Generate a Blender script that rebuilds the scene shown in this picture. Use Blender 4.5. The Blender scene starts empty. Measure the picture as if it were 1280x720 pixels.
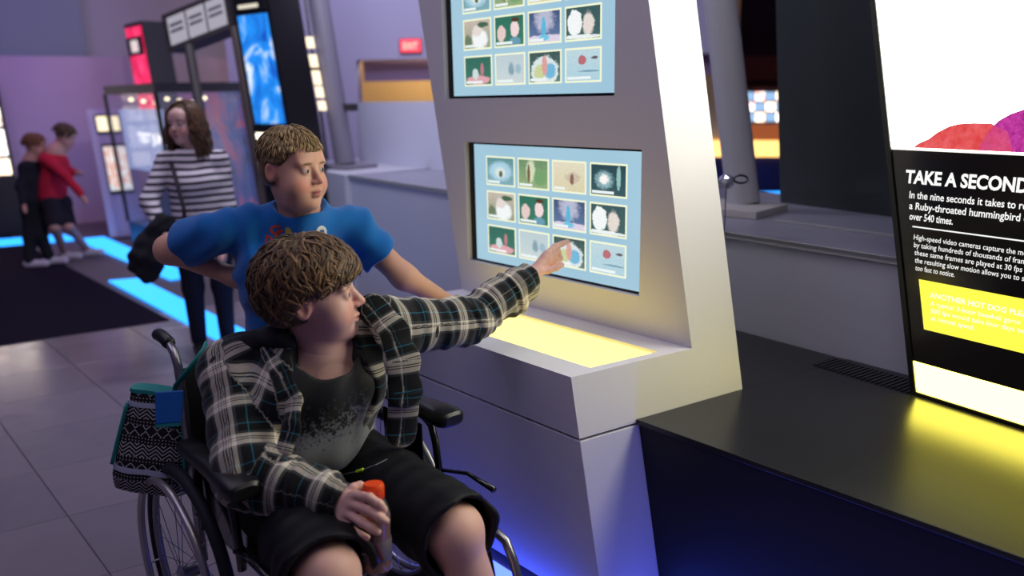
import bpy, bmesh, math, random
import numpy as np
from mathutils import Vector, Matrix
random.seed(7); rng = np.random.default_rng(7)
scene = bpy.context.scene
C = scene.collection

# ------------------------------------------------------------------ camera
CAM_H = 1.55
CM = Matrix(((0.669, -0.160, 0.725), (0.743, 0.169, -0.648), (-0.019, 0.973, 0.232)))
cam_d = bpy.data.cameras.new('camera'); cam = bpy.data.objects.new('camera', cam_d); C.objects.link(cam)
cam_d.sensor_fit = 'HORIZONTAL'; cam_d.sensor_width = 36.0; cam_d.lens = 36.0 * 1000.0 / 1280.0
cx_, cy_, cz_ = (Vector(CM.col[0]).normalized(), Vector(CM.col[1]), Vector(CM.col[2]).normalized())
cy_ = cz_.cross(cx_).normalized(); cx_ = cy_.cross(cz_).normalized()
RM = Matrix((cx_, cy_, cz_)).transposed()
cam.matrix_world = Matrix.Translation((0, 0, CAM_H)) @ RM.to_4x4()
cam_d.clip_start = 0.05; cam_d.clip_end = 80
cam_d.dof.use_dof = True; cam_d.dof.focus_distance = 2.3; cam_d.dof.aperture_fstop = 1.5
scene.camera = cam

def at(px, py, dep):
    """world point that sits at depth dep (metres along the view axis) behind a pixel of the photo"""
    v = RM @ Vector(((px - 640) / 1000.0 * dep, -(py - 360) / 1000.0 * dep, -dep))
    return v + Vector((0, 0, CAM_H))

# ------------------------------------------------------------------ world, exposure, lamps
scene.view_settings.view_transform = 'Standard'; scene.view_settings.look = 'None'
scene.view_settings.gamma = 1.0; scene.view_settings.use_curve_mapping = False
scene.view_settings.exposure = 0.0
w = bpy.data.worlds.new('world'); scene.world = w; w.use_nodes = True
w.node_tree.nodes['Background'].inputs[0].default_value = (0.30, 0.23, 0.56, 1)
w.node_tree.nodes['Background'].inputs[1].default_value = 0.135

def area(name, loc, target, size, power, col, size_y=None, spread=math.pi):
    d = bpy.data.lights.new(name, 'AREA'); d.energy = power; d.color = col; d.size = size
    if size_y: d.shape = 'RECTANGLE'; d.size_y = size_y
    d.spread = spread
    o = bpy.data.objects.new(name, d); C.objects.link(o); o.location = loc
    o.rotation_euler = (Vector(target) - Vector(loc)).to_track_quat('-Z', 'Y').to_euler()
    return o
area('ceiling_lamp_hall', (-0.6, 1.0, 3.9), (-1.9, 1.2, 0.8), 1.2, 12, (1.0, 0.93, 0.86))
area('ceiling_lamp_lavender', (-2.4, -0.6, 3.8), (-2.0, 1.4, 0.8), 2.0, 20, (0.70, 0.62, 1.0))
area('ceiling_lamp_floor', (-5.0, 0.2, 4.2), (-4.6, 0.4, 0), 2.0, 13, (0.92, 0.84, 1.0))
area('wall_wash_purple', (-9.3, 1.6, 3.6), (-11.5, 2.4, 1.3), 1.6, 25, (0.80, 0.42, 1.0))
area('wall_wash_blue', (-8.2, 4.8, 4.4), (-11.5, 5.5, 2.4), 1.6, 15, (0.60, 0.62, 1.0))
area('wall_wash_exit', (-5.6, 4.6, 3.6), (-8.5, 7.0, 1.4), 1.4, 60, (0.74, 0.68, 1.0))
area('fill_low_wall', (-1.5, 2.0, 3.9), (-1.9, 3.4, 1.0), 0.7, 13, (0.92, 0.90, 1.0))  # added unseen lamp, lifts the low wall and the white column
area('counter_fill', (-4.7, 2.4, 3.7), (-5.7, 3.9, 1.2), 0.6, 62, (0.84, 0.84, 1.0))  # added fill near the counter, brightens its white screen
area('spot_on_visitor', (-4.2, 1.0, 3.6), (-5.1, 1.85, 1.2), 0.5, 6, (0.85, 0.78, 1.0))

# ------------------------------------------------------------------ helpers
def srgb(r, g, b):
    f = lambda c: (c / 255 / 12.92) if c / 255 <= 0.04045 else ((c / 255 + 0.055) / 1.055) ** 2.4
    return (f(r), f(g), f(b), 1.0)

class NT:
    """tiny node-tree writer"""
    def __init__(s, m): s.t = m.node_tree; s.n = s.t.nodes; s.l = s.t.links
    def new(s, k, **kw):
        n = s.n.new(k)
        for a, v in kw.items(): setattr(n, a, v)
        return n
    def set(s, sock, v):
        if hasattr(v, 'links'): s.l.new(v, sock)
        elif v is not None: sock.default_value = v
    def math(s, op, a, b=None, c=None, clamp=False):
        n = s.new('ShaderNodeMath', operation=op); n.use_clamp = clamp
        s.set(n.inputs[0], a)
        if b is not None: s.set(n.inputs[1], b)
        if c is not None: s.set(n.inputs[2], c)
        return n.outputs[0]
    def mix(s, fac, a, b, blend='MIX'):
        n = s.new('ShaderNodeMix', data_type='RGBA', blend_type=blend)
        s.set(n.inputs[0], fac); s.set(n.inputs[6], a); s.set(n.inputs[7], b)
        return n.outputs[2]
    def noise(s, scale, detail=3.0, rough=0.5, vec=None, dist=0.0):
        n = s.new('ShaderNodeTexNoise'); n.inputs['Scale'].default_value = scale
        n.inputs['Detail'].default_value = detail; n.inputs['Roughness'].default_value = rough
        n.inputs['Distortion'].default_value = dist
        if vec is not None: s.l.new(vec, n.inputs['Vector'])
        return n.outputs['Fac']
    def coord(s, kind='Object'): return s.new('ShaderNodeTexCoord').outputs[kind]
    def attr(s, name, out='Vector'):
        n = s.new('ShaderNodeAttribute'); n.attribute_name = name; return n.outputs[out]
    def sep(s, v):
        n = s.new('ShaderNodeSeparateXYZ'); s.l.new(v, n.inputs[0]); return n.outputs
    def ramp(s, fac, stops, interp='LINEAR'):
        n = s.new('ShaderNodeValToRGB'); n.color_ramp.interpolation = interp
        e = n.color_ramp.elements
        while len(e) < len(stops): e.new(0.5)
        for i, (p, c) in enumerate(stops): e[i].position = p; e[i].color = c
        s.l.new(fac, n.inputs[0]); return n.outputs[0]
    def rng(s, v, a, b, c=0.0, d=1.0):
        n = s.new('ShaderNodeMapRange'); s.set(n.inputs[0], v)
        for i, q in enumerate((a, b, c, d)): n.inputs[i + 1].default_value = q
        return n.outputs[0]
    def bump(s, h, strength=0.3, dist=0.01):
        n = s.new('ShaderNodeBump'); n.inputs['Strength'].default_value = strength
        n.inputs['Distance'].default_value = dist; s.l.new(h, n.inputs['Height']); return n.outputs[0]

MATS = {}
def mat(name, col=(0.5, 0.5, 0.5, 1), rough=0.5, metal=0.0, emit=None, es=1.0, spec=0.5, trans=0.0, ior=1.45,
        alpha=1.0, coat=0.0, var=0.0, vscale=6.0, bump=0.0, bscale=60.0, bdist=0.002, sheen=0.0, sss=0.0, rvar=0.0):
    if name in MATS: return MATS[name]
    m = bpy.data.materials.new(name); m.use_nodes = True; MATS[name] = m
    b = m.node_tree.nodes['Principled BSDF']; t = NT(m)
    b.inputs['Base Color'].default_value = col; b.inputs['Roughness'].default_value = rough
    b.inputs['Metallic'].default_value = metal; b.inputs['IOR'].default_value = ior
    b.inputs['Specular IOR Level'].default_value = spec
    b.inputs['Transmission Weight'].default_value = trans; b.inputs['Alpha'].default_value = alpha
    b.inputs['Coat Weight'].default_value = coat; b.inputs['Sheen Weight'].default_value = sheen
    if sss:
        b.inputs['Subsurface Weight'].default_value = sss; b.inputs['Subsurface Radius'].default_value = (0.012, 0.005, 0.003)
        b.inputs['Subsurface Scale'].default_value = 0.6
    if emit is not None:
        b.inputs['Emission Color'].default_value = emit; b.inputs['Emission Strength'].default_value = es
    if var or bump or rvar:
        co = t.coord('Object')
    if var:
        n = t.noise(vscale, 4.0, 0.55, co)
        d = t.math('MULTIPLY_ADD', n, 2 * var, 1 - var)
        mm = t.new('ShaderNodeVectorMath', operation='SCALE'); mm.inputs[0].default_value = col[:3]
        t.l.new(d, mm.inputs['Scale']); t.l.new(mm.outputs[0], b.inputs['Base Color'])
    if rvar:
        t.l.new(t.rng(t.noise(9.0, 5.0, 0.6, co), 0.3, 0.7, max(0, rough - rvar), rough + rvar), b.inputs['Roughness'])
    if bump:
        t.l.new(t.bump(t.noise(bscale, 3.0, 0.6, co), bump, bdist), b.inputs['Normal'])
    return m
def emis(name, col, s=1.0): return mat(name, (0.02, 0.02, 0.02, 1), 0.4, emit=col, es=s)

def unit(v): v = Vector(v); return v.normalized()
class MB:
    """collects shapes into one mesh"""
    def __init__(s): s.v = []; s.f = []; s.mi = []; s.m = 0
    def add(s, vs, fs):
        o = len(s.v); s.v += [tuple(p) for p in vs]; s.f += [tuple(i + o for i in f) for f in fs]; s.mi += [s.m] * len(fs)
        return s
    def hexa(s, b, t):          # bottom ring (counter-clockwise from above), top ring
        return s.add(list(b) + list(t), [(3, 2, 1, 0), (4, 5, 6, 7), (0, 1, 5, 4), (1, 2, 6, 5), (2, 3, 7, 6), (3, 0, 4, 7)])
    def box(s, c, d, rz=0.0, R=None):
        x, y, z = (q / 2 for q in d); R = R or Matrix.Rotation(rz, 3, 'Z'); c = Vector(c)
        r = [(-x, -y), (x, -y), (x, y), (-x, y)]
        return s.hexa([c + R @ Vector((a, b, -z)) for a, b in r], [c + R @ Vector((a, b, z)) for a, b in r])
    def tube(s, pts, r, n=10, caps=True, closed=False, sx=1.0):
        pts = [Vector(p) for p in pts]; k = len(pts)
        rs = r if isinstance(r, (list, tuple)) else [r] * k
        ref = None; rings = []
        for i, p in enumerate(pts):
            if closed: d = pts[(i + 1) % k] - pts[i - 1]
            else: d = pts[min(i + 1, k - 1)] - pts[max(i - 1, 0)]
            d = d.normalized() if d.length > 1e-9 else Vector((0, 0, 1))
            if ref is None: ref = Vector((0, 0, 1)) if abs(d.z) < 0.9 else Vector((1, 0, 0))
            a = (ref - d * ref.dot(d)).normalized(); ref = a; b = d.cross(a)
            rings.append([p + (a * math.cos(2 * math.pi * j / n) * sx + b * math.sin(2 * math.pi * j / n)) * rs[i] for j in range(n)])
        vs = [q for R_ in rings for q in R_]; fs = []
        for i in range(k if closed else k - 1):
            i2 = (i + 1) % k
            for j in range(n):
                j2 = (j + 1) % n; fs.append((i * n + j, i * n + j2, i2 * n + j2, i2 * n + j))
        if caps and not closed:
            fs.append(tuple(range(n - 1, -1, -1))); fs.append(tuple((k - 1) * n + j for j in range(n)))
        return s.add(vs, fs)
    def lathe(s, prof, c=(0, 0, 0), axis=(0, 0, 1), n=24, closed=False):
        c = Vector(c); ax = unit(axis); a = ax.orthogonal().normalized(); b = ax.cross(a); k = len(prof); vs = []
        for r, h in prof:
            for j in range(n):
                t = 2 * math.pi * j / n; vs.append(c + ax * h + (a * math.cos(t) + b * math.sin(t)) * r)
        fs = []
        for i in range(k if closed else k - 1):
            i2 = (i + 1) % k
            for j in range(n):
                j2 = (j + 1) % n; fs.append((i * n + j, i * n + j2, i2 * n + j2, i2 * n + j))
        if not closed:
            fs.append(tuple(range(n - 1, -1, -1))); fs.append(tuple((k - 1) * n + j for j in range(n)))
        return s.add(vs, fs)
    def build(s, name, m, parent=None, smooth=False, bevel=0.0, seg=2, angle=0.6):
        me = bpy.data.meshes.new(name); me.from_pydata(s.v, [], s.f)
        for mm in (m if isinstance(m, (list, tuple)) else [m]): me.materials.append(mm)
        me.polygons.foreach_set('material_index', s.mi)
        bm = bmesh.new(); bm.from_mesh(me); bmesh.ops.recalc_face_normals(bm, faces=bm.faces); bm.to_mesh(me); bm.free()
        return link(name, me, parent, smooth, bevel, seg, angle)
WLOC = {}
def link(name, me, parent=None, smooth=False, bevel=0.0, seg=2, angle=0.6):
    o = bpy.data.objects.new(name, me); C.objects.link(o)
    if smooth:
        me.polygons.foreach_set('use_smooth', [True] * len(me.polygons))
        if smooth == 'auto': me.set_sharp_from_angle(angle=angle)
    if bevel:
        b = o.modifiers.new('bevel', 'BEVEL'); b.width = bevel; b.segments = seg; b.limit_method = 'ANGLE'; b.angle_limit = 0.5
    if parent is not None: par(o, parent)
    return o
def par(o, p):
    o.parent = p
    o.matrix_parent_inverse = Matrix.Translation(-Vector(WLOC.get(p.name, (0, 0, 0))))
def tag(o, label, cat, group=None):
    o['label'] = label; o['category'] = cat
    if group: o['group'] = group
    return o
def thing(name, loc, label, cat, group=None):
    o = bpy.data.objects.new(name, None); C.objects.link(o); o.location = loc; o.empty_display_size = 0.05
    WLOC[o.name] = tuple(loc); return tag(o, label, cat, group)
def struct(o): o['kind'] = 'structure'; return o

E_ = Vector((0.18, 0.984, 0)).normalized(); T_ = Vector((E_.y, -E_.x, 0)); UZ = Vector((0, 0, 1))
# ------------------------------------------------------------------ floor, carpet, walls
m_tile = mat('floor_tile', srgb(138, 128, 138), 0.17, spec=0.5, var=0.10, vscale=5, rvar=0.05)
m_tileb = mat('floor_tile_b', srgb(132, 123, 133), 0.19, spec=0.5, var=0.10, vscale=5, rvar=0.05)
m_grout = mat('floor_grout', srgb(108, 100, 108), 0.5)
fl = struct(MB().box((-6, 3, -0.055), (24, 26, 0.10)).build('floor', m_grout))
P = 0.53; o0 = Vector((-3.266, 0.584, 0)); me_t = None
for i in range(-6, 6):
    for j in range(-4, 4):
        c = o0 + Vector((1, 0, 0)) * (P * (i + 0.5)) + E_ * (P * (j + 0.5))
        if me_t is None:
            g = 0.0018
            mk = MB()
            ring = [Vector((sx * (P / 2 - g), 0, 0)) + E_ * (sy * (P / 2 - g)) for sx, sy in ((-1, -1), (1, -1), (1, 1), (-1, 1))]
            mk.hexa([r + Vector((0, 0, -0.006)) for r in ring], [r for r in ring])
            t0 = mk.build('floor_tile', m_tile, fl, bevel=0.0015); me_t = t0.data; t0.location = c
            me_t2 = me_t.copy(); me_t2.materials[0] = m_tileb
        else:
            t0 = bpy.data.objects.new('floor_tile', me_t if (i + j) % 2 else me_t2); C.objects.link(t0); par(t0, fl); t0.location = c
            b = t0.modifiers.new('bevel', 'BEVEL'); b.width = 0.0015; b.segments = 1
# carpet with its near edge along the exhibit grid
m_carpet = mat('carpet_pile', srgb(34, 28, 44), 0.95, spec=0.1, var=0.35, vscale=160, bump=0.6, bscale=260, bdist=0.004)
k0 = Vector((-6.10, 0.858, 0))
cp = [k0 - E_ * 4.5, k0 + E_ * 1.06, k0 + E_ * 1.06 + Vector((-6, 0, 0)), k0 - E_ * 4.5 + Vector((-6, 0, 0))]
struct(MB().hexa([p + UZ * -0.004 for p in cp], [p + UZ * 0.008 for p in cp]).build('floor_carpet', m_carpet))

# back walls
m_wallp = mat('wall_lavender', srgb(196, 178, 206), 0.85, var=0.03, vscale=2)
m_wallb = mat('wall_bluegrey', srgb(150, 166, 190), 0.85, var=0.03, vscale=2)
m_wallg = mat('wall_pale', srgb(186, 184, 206), 0.85, var=0.03, vscale=2)
def slab(name, a, b, z0, z1, th, m, parent=None, bevel=0.0):
    """upright slab whose visible face runs a -> b, thickness th to the left of a -> b"""
    a = Vector((a[0], a[1], 0)); b = Vector((b[0], b[1], 0)); d = (b - a).normalized(); n = Vector((-d.y, d.x, 0)) * th
    r = [a, b, b + n, a + n]
    return MB().hexa([p + UZ * z0 for p in r], [p + UZ * z1 for p in r]).build(name, m, parent, bevel=bevel)
wb = Vector((-12.05, 1.8, 0))
struct(slab('wall_back', wb + E_ * 3.6, wb - E_ * 6, 0, 2.17, -0.3, m_wallp))
wc = wb + Vector((-0.9, 0, 0))
struct(slab('wall_back_upper', wc + E_ * 1.62, wc - E_ * 6, 1.8, 6, -0.2, m_wallb))
struct(slab('wall_back_side', wc + E_ * 7.5 + Vector((-0.35, 0, 0)), wc + E_ * 1.3 + Vector((-0.35, 0, 0)), 0, 6, -0.2, m_wallg))
# wall with the exit sign, its recess and lit opening
xe = Vector((-8.9, 5.45, 0)); de = Vector((0.674, 0.738, 0)).normalized()
def ew(s, z): return xe + de * s + UZ * z
struct(slab('wall_exit', ew(-1.6, 0), ew(0.0, 0), 0, 6, 0.25, m_wallg))
struct(slab('wall_exit_upper', ew(0.0, 0), ew(4.5, 0), 2.03, 6, 0.25, m_wallg))
struct(slab('wall_exit_lintel', ew(0.0, 0) + Vector((-0.25, 0.25, 0)), ew(4.5, 0) + Vector((-0.25, 0.25, 0)), 1.78, 2.03, 0.1, mat('lintel_mauve', srgb(150, 128, 160), 0.85)))
struct(slab('wall_side_room', ew(-0.6, 0) + Vector((-1.6, 1.6, 0)), ew(5.2, 0) + Vector((-1.6, 1.6, 0)), 0, 3, 0.1, mat('wall_ochre', srgb(232, 196, 140), 0.8, var=0.08, vscale=1.5)))
struct(slab('trim_1', ew(1.02, 0) + Vector((-0.9, 0.9, 0)), ew(1.2, 0) + Vector((-0.9, 0.9, 0)), 0, 3, 0.06, mat('ochre_jamb', srgb(176, 110, 40), 0.7)))
d = bpy.data.lights.new('side_room_lamp', 'POINT'); d.energy = 85; d.color = (1.0, 0.80, 0.50); d.shadow_soft_size = 0.15
lo = bpy.data.objects.new('side_room_lamp', d); C.objects.link(lo); lo.location = ew(1.0, 2.6) + Vector((-0.75, 0.75, 0))

# low white wall behind the black plinth, running back past the kiosk
m_low = mat('low_wall_paint', srgb(190, 190, 202), 0.55, var=0.04, vscale=3)
m_lip = mat('low_wall_lip', srgb(170, 170, 172), 0.4)
dw = Vector((0.995, -0.1, 0)).normalized()
w0 = Vector((-1.846, 2.835, 0))
def lw(s, off, z): return w0 + dw * s + Vector((-dw.y, dw.x, 0)) * off + UZ * z
LWZ = 0.992
def lwbox(s0, s1, o0_, o1_, z0, z1):
    r = [lw(s0, o0_, 0), lw(s1, o0_, 0), lw(s1, o1_, 0), lw(s0, o1_, 0)]
    return [p + UZ * z0 for p in r], [p + UZ * z1 for p in r]
lwm = struct(MB().hexa(*lwbox(-3.62, 3.2, 0.012, 1.25, 0.0, LWZ - 0.022)).build('wall_low', m_low))
struct(MB().hexa(*lwbox(-3.62, 3.2, 0.0, 1.25, LWZ - 0.018, LWZ)).build('trim_2', mat('low_wall_cap', srgb(150, 150, 168), 0.35), bevel=0.002))
struct(MB().hexa(*lwbox(-3.62, 3.2, 0.0, 0.012, LWZ - 0.026, LWZ + 0.001)).build('trim_3', m_lip, bevel=0.002))
struct(MB().hexa(*lwbox(-0.02, 3.2, 0.36, 0.375, LWZ, LWZ + 0.012)).build('trim_4', m_lip, bevel=0.002))

dk = [Vector(p) for p in ((-6.95, 3.42, 0), (-5.452, 3.17, 0), (-5.2, 4.45, 0), (-6.95, 4.62, 0))]
struct(MB().hexa(dk, [p + UZ * LWZ for p in dk]).build('wall_low_return', m_low))
struct(slab('wall_counter_screen', (-6.60, 4.01), (-4.6, 3.82), LWZ, 1.53, 0.08, mat('wall_white', srgb(205, 207, 228), 0.8)))
# far hall seen between the kiosk and the text panel
struct(slab('wall_far_hall', at(560, 200, 14.0), at(1180, 200, 14.0), 0, 6.5, 0.2, mat('hall_dark', srgb(58, 36, 44), 0.9, var=0.5, vscale=1.2)))
# ------------------------------------------------------------------ touchscreen kiosk (leaning white monolith)
m_white = mat('kiosk_white', srgb(212, 210, 214), 0.42, var=0.015, vscale=4, bump=0.04, bscale=300, bdist=0.0006)
m_gap = mat('shadow_gap', srgb(40, 38, 48), 0.7)
def kr(y, z): return -1.52 + (y - 1.58) * 0.183 - (z - 0.76) * 0.1885
def kl(y, z): return -2.62 + (y - 2.046) * 0.183 - (z - 0.815) * 0.1885
def kbox(mb, y0, y1, z0, z1, inset=0.0):
    b = [Vector((kl(y0, z0) + inset, y0, z0)), Vector((kr(y0, z0) - inset, y0, z0)), Vector((kr(y1, z0) - inset, y1, z0)), Vector((kl(y1, z0) + inset, y1, z0))]
    t = [Vector((kl(y0, z1) + inset, y0, z1)), Vector((kr(y0, z1) - inset, y0, z1)), Vector((kr(y1, z1) - inset, y1, z1)), Vector((kl(y1, z1) + inset, y1, z1))]
    mb.hexa(b, t); return mb
kiosk = thing('touchscreen_kiosk', (-2.0, 1.8, 0), 'tall white leaning kiosk with two touchscreens above a glowing yellow ledge', 'kiosk')
KF, KT, KB = 1.58, 2.046, 2.243
kbox(MB(), KF, KB, 0.045, 0.571).build('base', m_white, kiosk, bevel=0.002)
kbox(MB(), KF + 0.012, KB - 0.01, 0.571, 0.579, 0.012).build('seam', m_gap, kiosk)
kbox(MB(), KF + 0.16, KB - 0.05, 0.0, 0.045, 0.10).build('plinth', m_gap, kiosk)
# ledge block with a sunk pocket for the light panel
LZ = 0.76; LX0, LX1, LY0, LY1, LD = -2.46, -1.538, 1.682, 1.945, 0.014
def lp(x, y, z): return Vector((x + (y - LY0) * 0.183, y, z))
mb = MB()
o_ = [Vector((kl(KF, LZ), KF, LZ)), Vector((kr(KF, LZ), KF, LZ)), Vector((kr(KT, LZ), KT, LZ)), Vector((kl(KT, LZ), KT, LZ))]
i_ = [lp(LX0, LY0, LZ), lp(LX1, LY0, LZ), lp(LX1, LY1, LZ), lp(LX0, LY1, LZ)]
q_ = [p - UZ * LD for p in i_]
bz = 0.579
b_ = [Vector((kl(KF, bz), KF, bz)), Vector((kr(KF, bz), KF, bz)), Vector((kr(KT, bz), KT, bz)), Vector((kl(KT, bz), KT, bz))]
fs = []
for k in range(4):
    k2 = (k + 1) % 4; fs += [(k, k2, 4 + k2, 4 + k), (4 + k, 4 + k2, 8 + k2, 8 + k), (12 + k, 12 + k2, k2, k)]
fs += [(8, 9, 10, 11), (15, 14, 13, 12)]
mb.add(o_ + i_ + q_ + b_, fs); mb.build('ledge', m_white, kiosk)
m_yel = emis('ledge_light', (1.0, 0.80, 0.16, 1), 2.6)
pp = [lp(LX0 + .001, LY0 + .001, LZ - LD + .0015), lp(LX1 - .001, LY0 + .001, LZ - LD + .0015), lp(LX1 - .001, LY1 - .001, LZ - LD + .0015), lp(LX0 + .001, LY1 - .001, LZ - LD + .0015)]
o = MB().hexa(pp, [p + UZ * 0.003 for p in pp]).build('light_panel', m_yel, kiosk); o['label'] = 'glowing yellow acrylic light panel'
# tower with two window openings in the front face
TT = 2.62
SX0, SX1, SZ0, SZ1 = -2.560, -1.652, 0.893, 1.378      # lower opening at the front face
UOX, UOZ = -0.118, 0.655
yb = KT + 0.045
mb = MB()
zs = [0.579, SZ0, SZ1, SZ0 + UOZ, SZ1 + UOZ, TT]
def row(z, x0, x1): return [Vector((kl(KT, z), KT, z)), Vector((x0, KT, z)), Vector((x1, KT, z)), Vector((kr(KT, z), KT, z))]
rows = [row(zs[0], SX0, SX1), row(zs[1], SX0, SX1), row(zs[2], SX0, SX1), row(zs[3], SX0 + UOX, SX1 + UOX), row(zs[4], SX0 + UOX, SX1 + UOX), row(zs[5], SX0 + UOX, SX1 + UOX)]
vs = [p for r in rows for p in r]; fs = []
for r in range(5):
    for c in range(3):
        if c == 1 and r in (1, 3): continue
        a = r * 4 + c; fs.append((a, a + 1, a + 5, a + 4))
for r in (1, 3):                                      # reveals of the two openings
    a = [r * 4 + 1, r * 4 + 2, r * 4 + 6, r * 4 + 5]; n0 = len(vs)
    vs += [Vector(vs[k]) + Vector((0, 0.045, 0)) for k in a]
    for k in range(4): fs.append((a[k], a[(k + 1) % 4], n0 + (k + 1) % 4, n0 + k))
    fs.append((n0, n0 + 1, n0 + 2, n0 + 3))
bk = [Vector((kl(KB, 0.579), KB, 0.579)), Vector((kr(KB, 0.579), KB, 0.579)), Vector((kr(KB, TT), KB, TT)), Vector((kl(KB, TT), KB, TT))]
n0 = len(vs); vs += bk
fs += [(n0, n0 + 1, n0 + 2, n0 + 3), tuple([3 + 4 * r for r in range(6)]) + (n0 + 2, n0 + 1), tuple([4 * r for r in range(6)]) + (n0 + 3, n0), (20, 21, 22, 23, n0 + 2, n0 + 3), (0, 1, 2, 3, n0 + 1, n0)]
mb.add(vs, fs); mb.build('tower', m_white, kiosk)

# screens, each with a black bezel and twelve picture tiles
m_bez = mat('screen_bezel', srgb(10, 12, 16), 0.25)
def screen_bg():
    m = mat('screen_blue', (0.01, 0.012, 0.015, 1), 0.18, emit=srgb(158, 196, 216), es=1.0)
    t = NT(m); b = t.n['Principled BSDF']
    t.l.new(t.mix(t.noise(2.5, 2, 0.4, t.coord('Object')), srgb(150, 190, 214), srgb(172, 208, 224)), b.inputs['Emission Color'])
    return m
m_scr = screen_bg()
m_tf = emis('tile_border', srgb(244, 248, 214), 1.0)
m_cap = emis('tile_caption', srgb(236, 244, 244), 1.0)
def pic(name, bg1, bg2, blobs, nz=0.35, ns=7.0):
    """printed photograph on a tile: two-tone ground with soft shapes; blobs are (u, v, ru, rv, colour, softness)"""
    m = mat(name, (0.01, 0.01, 0.01, 1), 0.3, emit=(1, 1, 1, 1), es=1.0); t = NT(m); b = t.n['Principled BSDF']
    uv = t.coord('UV'); n = t.noise(ns, 4.0, 0.6, uv); s = t.sep(uv)
    col = t.mix(t.math('ADD', t.math('MULTIPLY', s[1], 0.75), t.math('MULTIPLY_ADD', n, nz * 2, -nz), clamp=True), srgb(*bg1), srgb(*bg2))
    for (u, v, ru, rv, c, so) in blobs:
        du = t.math('DIVIDE', t.math('SUBTRACT', s[0], u), ru); dv = t.math('DIVIDE', t.math('SUBTRACT', s[1], v), rv)
        dd = t.math('ADD', t.math('ADD', t.math('MULTIPLY', du, du), t.math('MULTIPLY', dv, dv)), t.math('MULTIPLY_ADD', n, 1.3 * so + 1.0, -0.65 * so - 0.5))
        col = t.mix(t.rng(dd, 1 + so * 0.5, 1 - so * 0.5), col, srgb(*c))
    n2 = t.noise(ns * 4.5, 3.0, 0.65, uv)
    sc_ = t.new('ShaderNodeVectorMath', operation='SCALE'); t.l.new(col, sc_.inputs[0]); t.l.new(t.rng(n2, .3, .7, .72, 1.22), sc_.inputs['Scale'])
    t.l.new(sc_.outputs[0], b.inputs['Emission Color']); return m
W_ = (246, 250, 250)
pics = [
 pic('pic_flower', (132, 176, 186), (84, 138, 142), [(.5, .5, .42, .36, (176, 214, 232), .7), (.5, .45, .2, .2, (220, 232, 228), .6), (.52, .4, .07, .12, (92, 110, 82), .5)], .3, 16),
 pic('pic_leaf', (152, 178, 130), (92, 132, 98), [(.42, .6, .16, .4, (214, 224, 190), .7), (.75, .4, .22, .3, (120, 164, 112), .8), (.35, .5, .05, .35, (122, 100, 70), .5)]),
 pic('pic_bird', (222, 212, 176), (232, 226, 204), [(.62, .48, .22, .18, (206, 192, 170), .9), (.6, .42, .06, .2, (140, 104, 88), .7)], .2),
 pic('pic_sparkler', (58, 92, 98), (38, 66, 74), [(.38, .5, .24, .28, (150, 190, 196), 1.2), (.38, .52, .13, .16, (255, 250, 248), .8), (.8, .6, .06, .4, (148, 196, 190), .6)], .4, 12),
 pic('pic_dog', (150, 160, 136), (214, 196, 186), [(.6, .3, .3, .34, W_, .6), (.5, .62, .18, .2, (232, 220, 214), .6), (.72, .82, .2, .1, (70, 104, 78), .6), (.15, .25, .15, .25, (110, 130, 104), .6)]),
 pic('pic_faces', (62, 128, 104), (44, 110, 92), [(.22, .42, .15, .28, (232, 206, 202), .4), (.7, .56, .15, .3, (244, 220, 220), .4), (.7, .12, .2, .16, (108, 158, 178), .6), (.72, .86, .14, .08, (86, 60, 44), .5)]),
 pic('pic_splash', (104, 128, 170), (52, 66, 104), [(.5, .75, .3, .4, (188, 190, 214), 1.2), (.5, .1, .7, .14, (224, 212, 232), .4), (.48, .45, .07, .38, (92, 186, 222), .3), (.48, .14, .18, .1, (120, 200, 232), .5)], .15),
 pic('pic_heads', (70, 104, 104), (56, 86, 90), [(.26, .52, .22, .4, W_, .2), (.66, .46, .17, .36, (232, 222, 214), .7), (.5, .06, .6, .06, (232, 240, 240), .3)]),
 pic('pic_runners', (68, 124, 108), (48, 104, 92), [(.5, .16, .46, .16, (226, 170, 178), .4), (.4, .38, .12, .2, (210, 226, 224), .7), (.66, .55, .06, .26, (196, 128, 136), .5)]),
 pic('pic_sketch', (206, 218, 220), (186, 206, 214), [(.55, .5, .1, .22, (136, 166, 178), .9), (.8, .5, .1, .16, (160, 190, 204), .9)], .25, 9),
 pic('pic_torso', (96, 130, 128), (46, 66, 64), [(.5, .36, .44, .52, (222, 234, 234), .2), (.34, .35, .2, .24, (206, 214, 158), .6), (.68, .36, .18, .26, (118, 186, 220), .5), (.5, .55, .09, .34, (222, 164, 158), .6)]),
 pic('pic_balloon', (176, 212, 226), (198, 220, 226), [(.48, .66, .12, .15, (186, 112, 118), .25), (.84, .72, .1, .05, (96, 92, 96), .9), (.7, .3, .32, .03, (120, 158, 178), .8)], .2),
]
TW, TH = 0.168, 0.115
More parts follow.
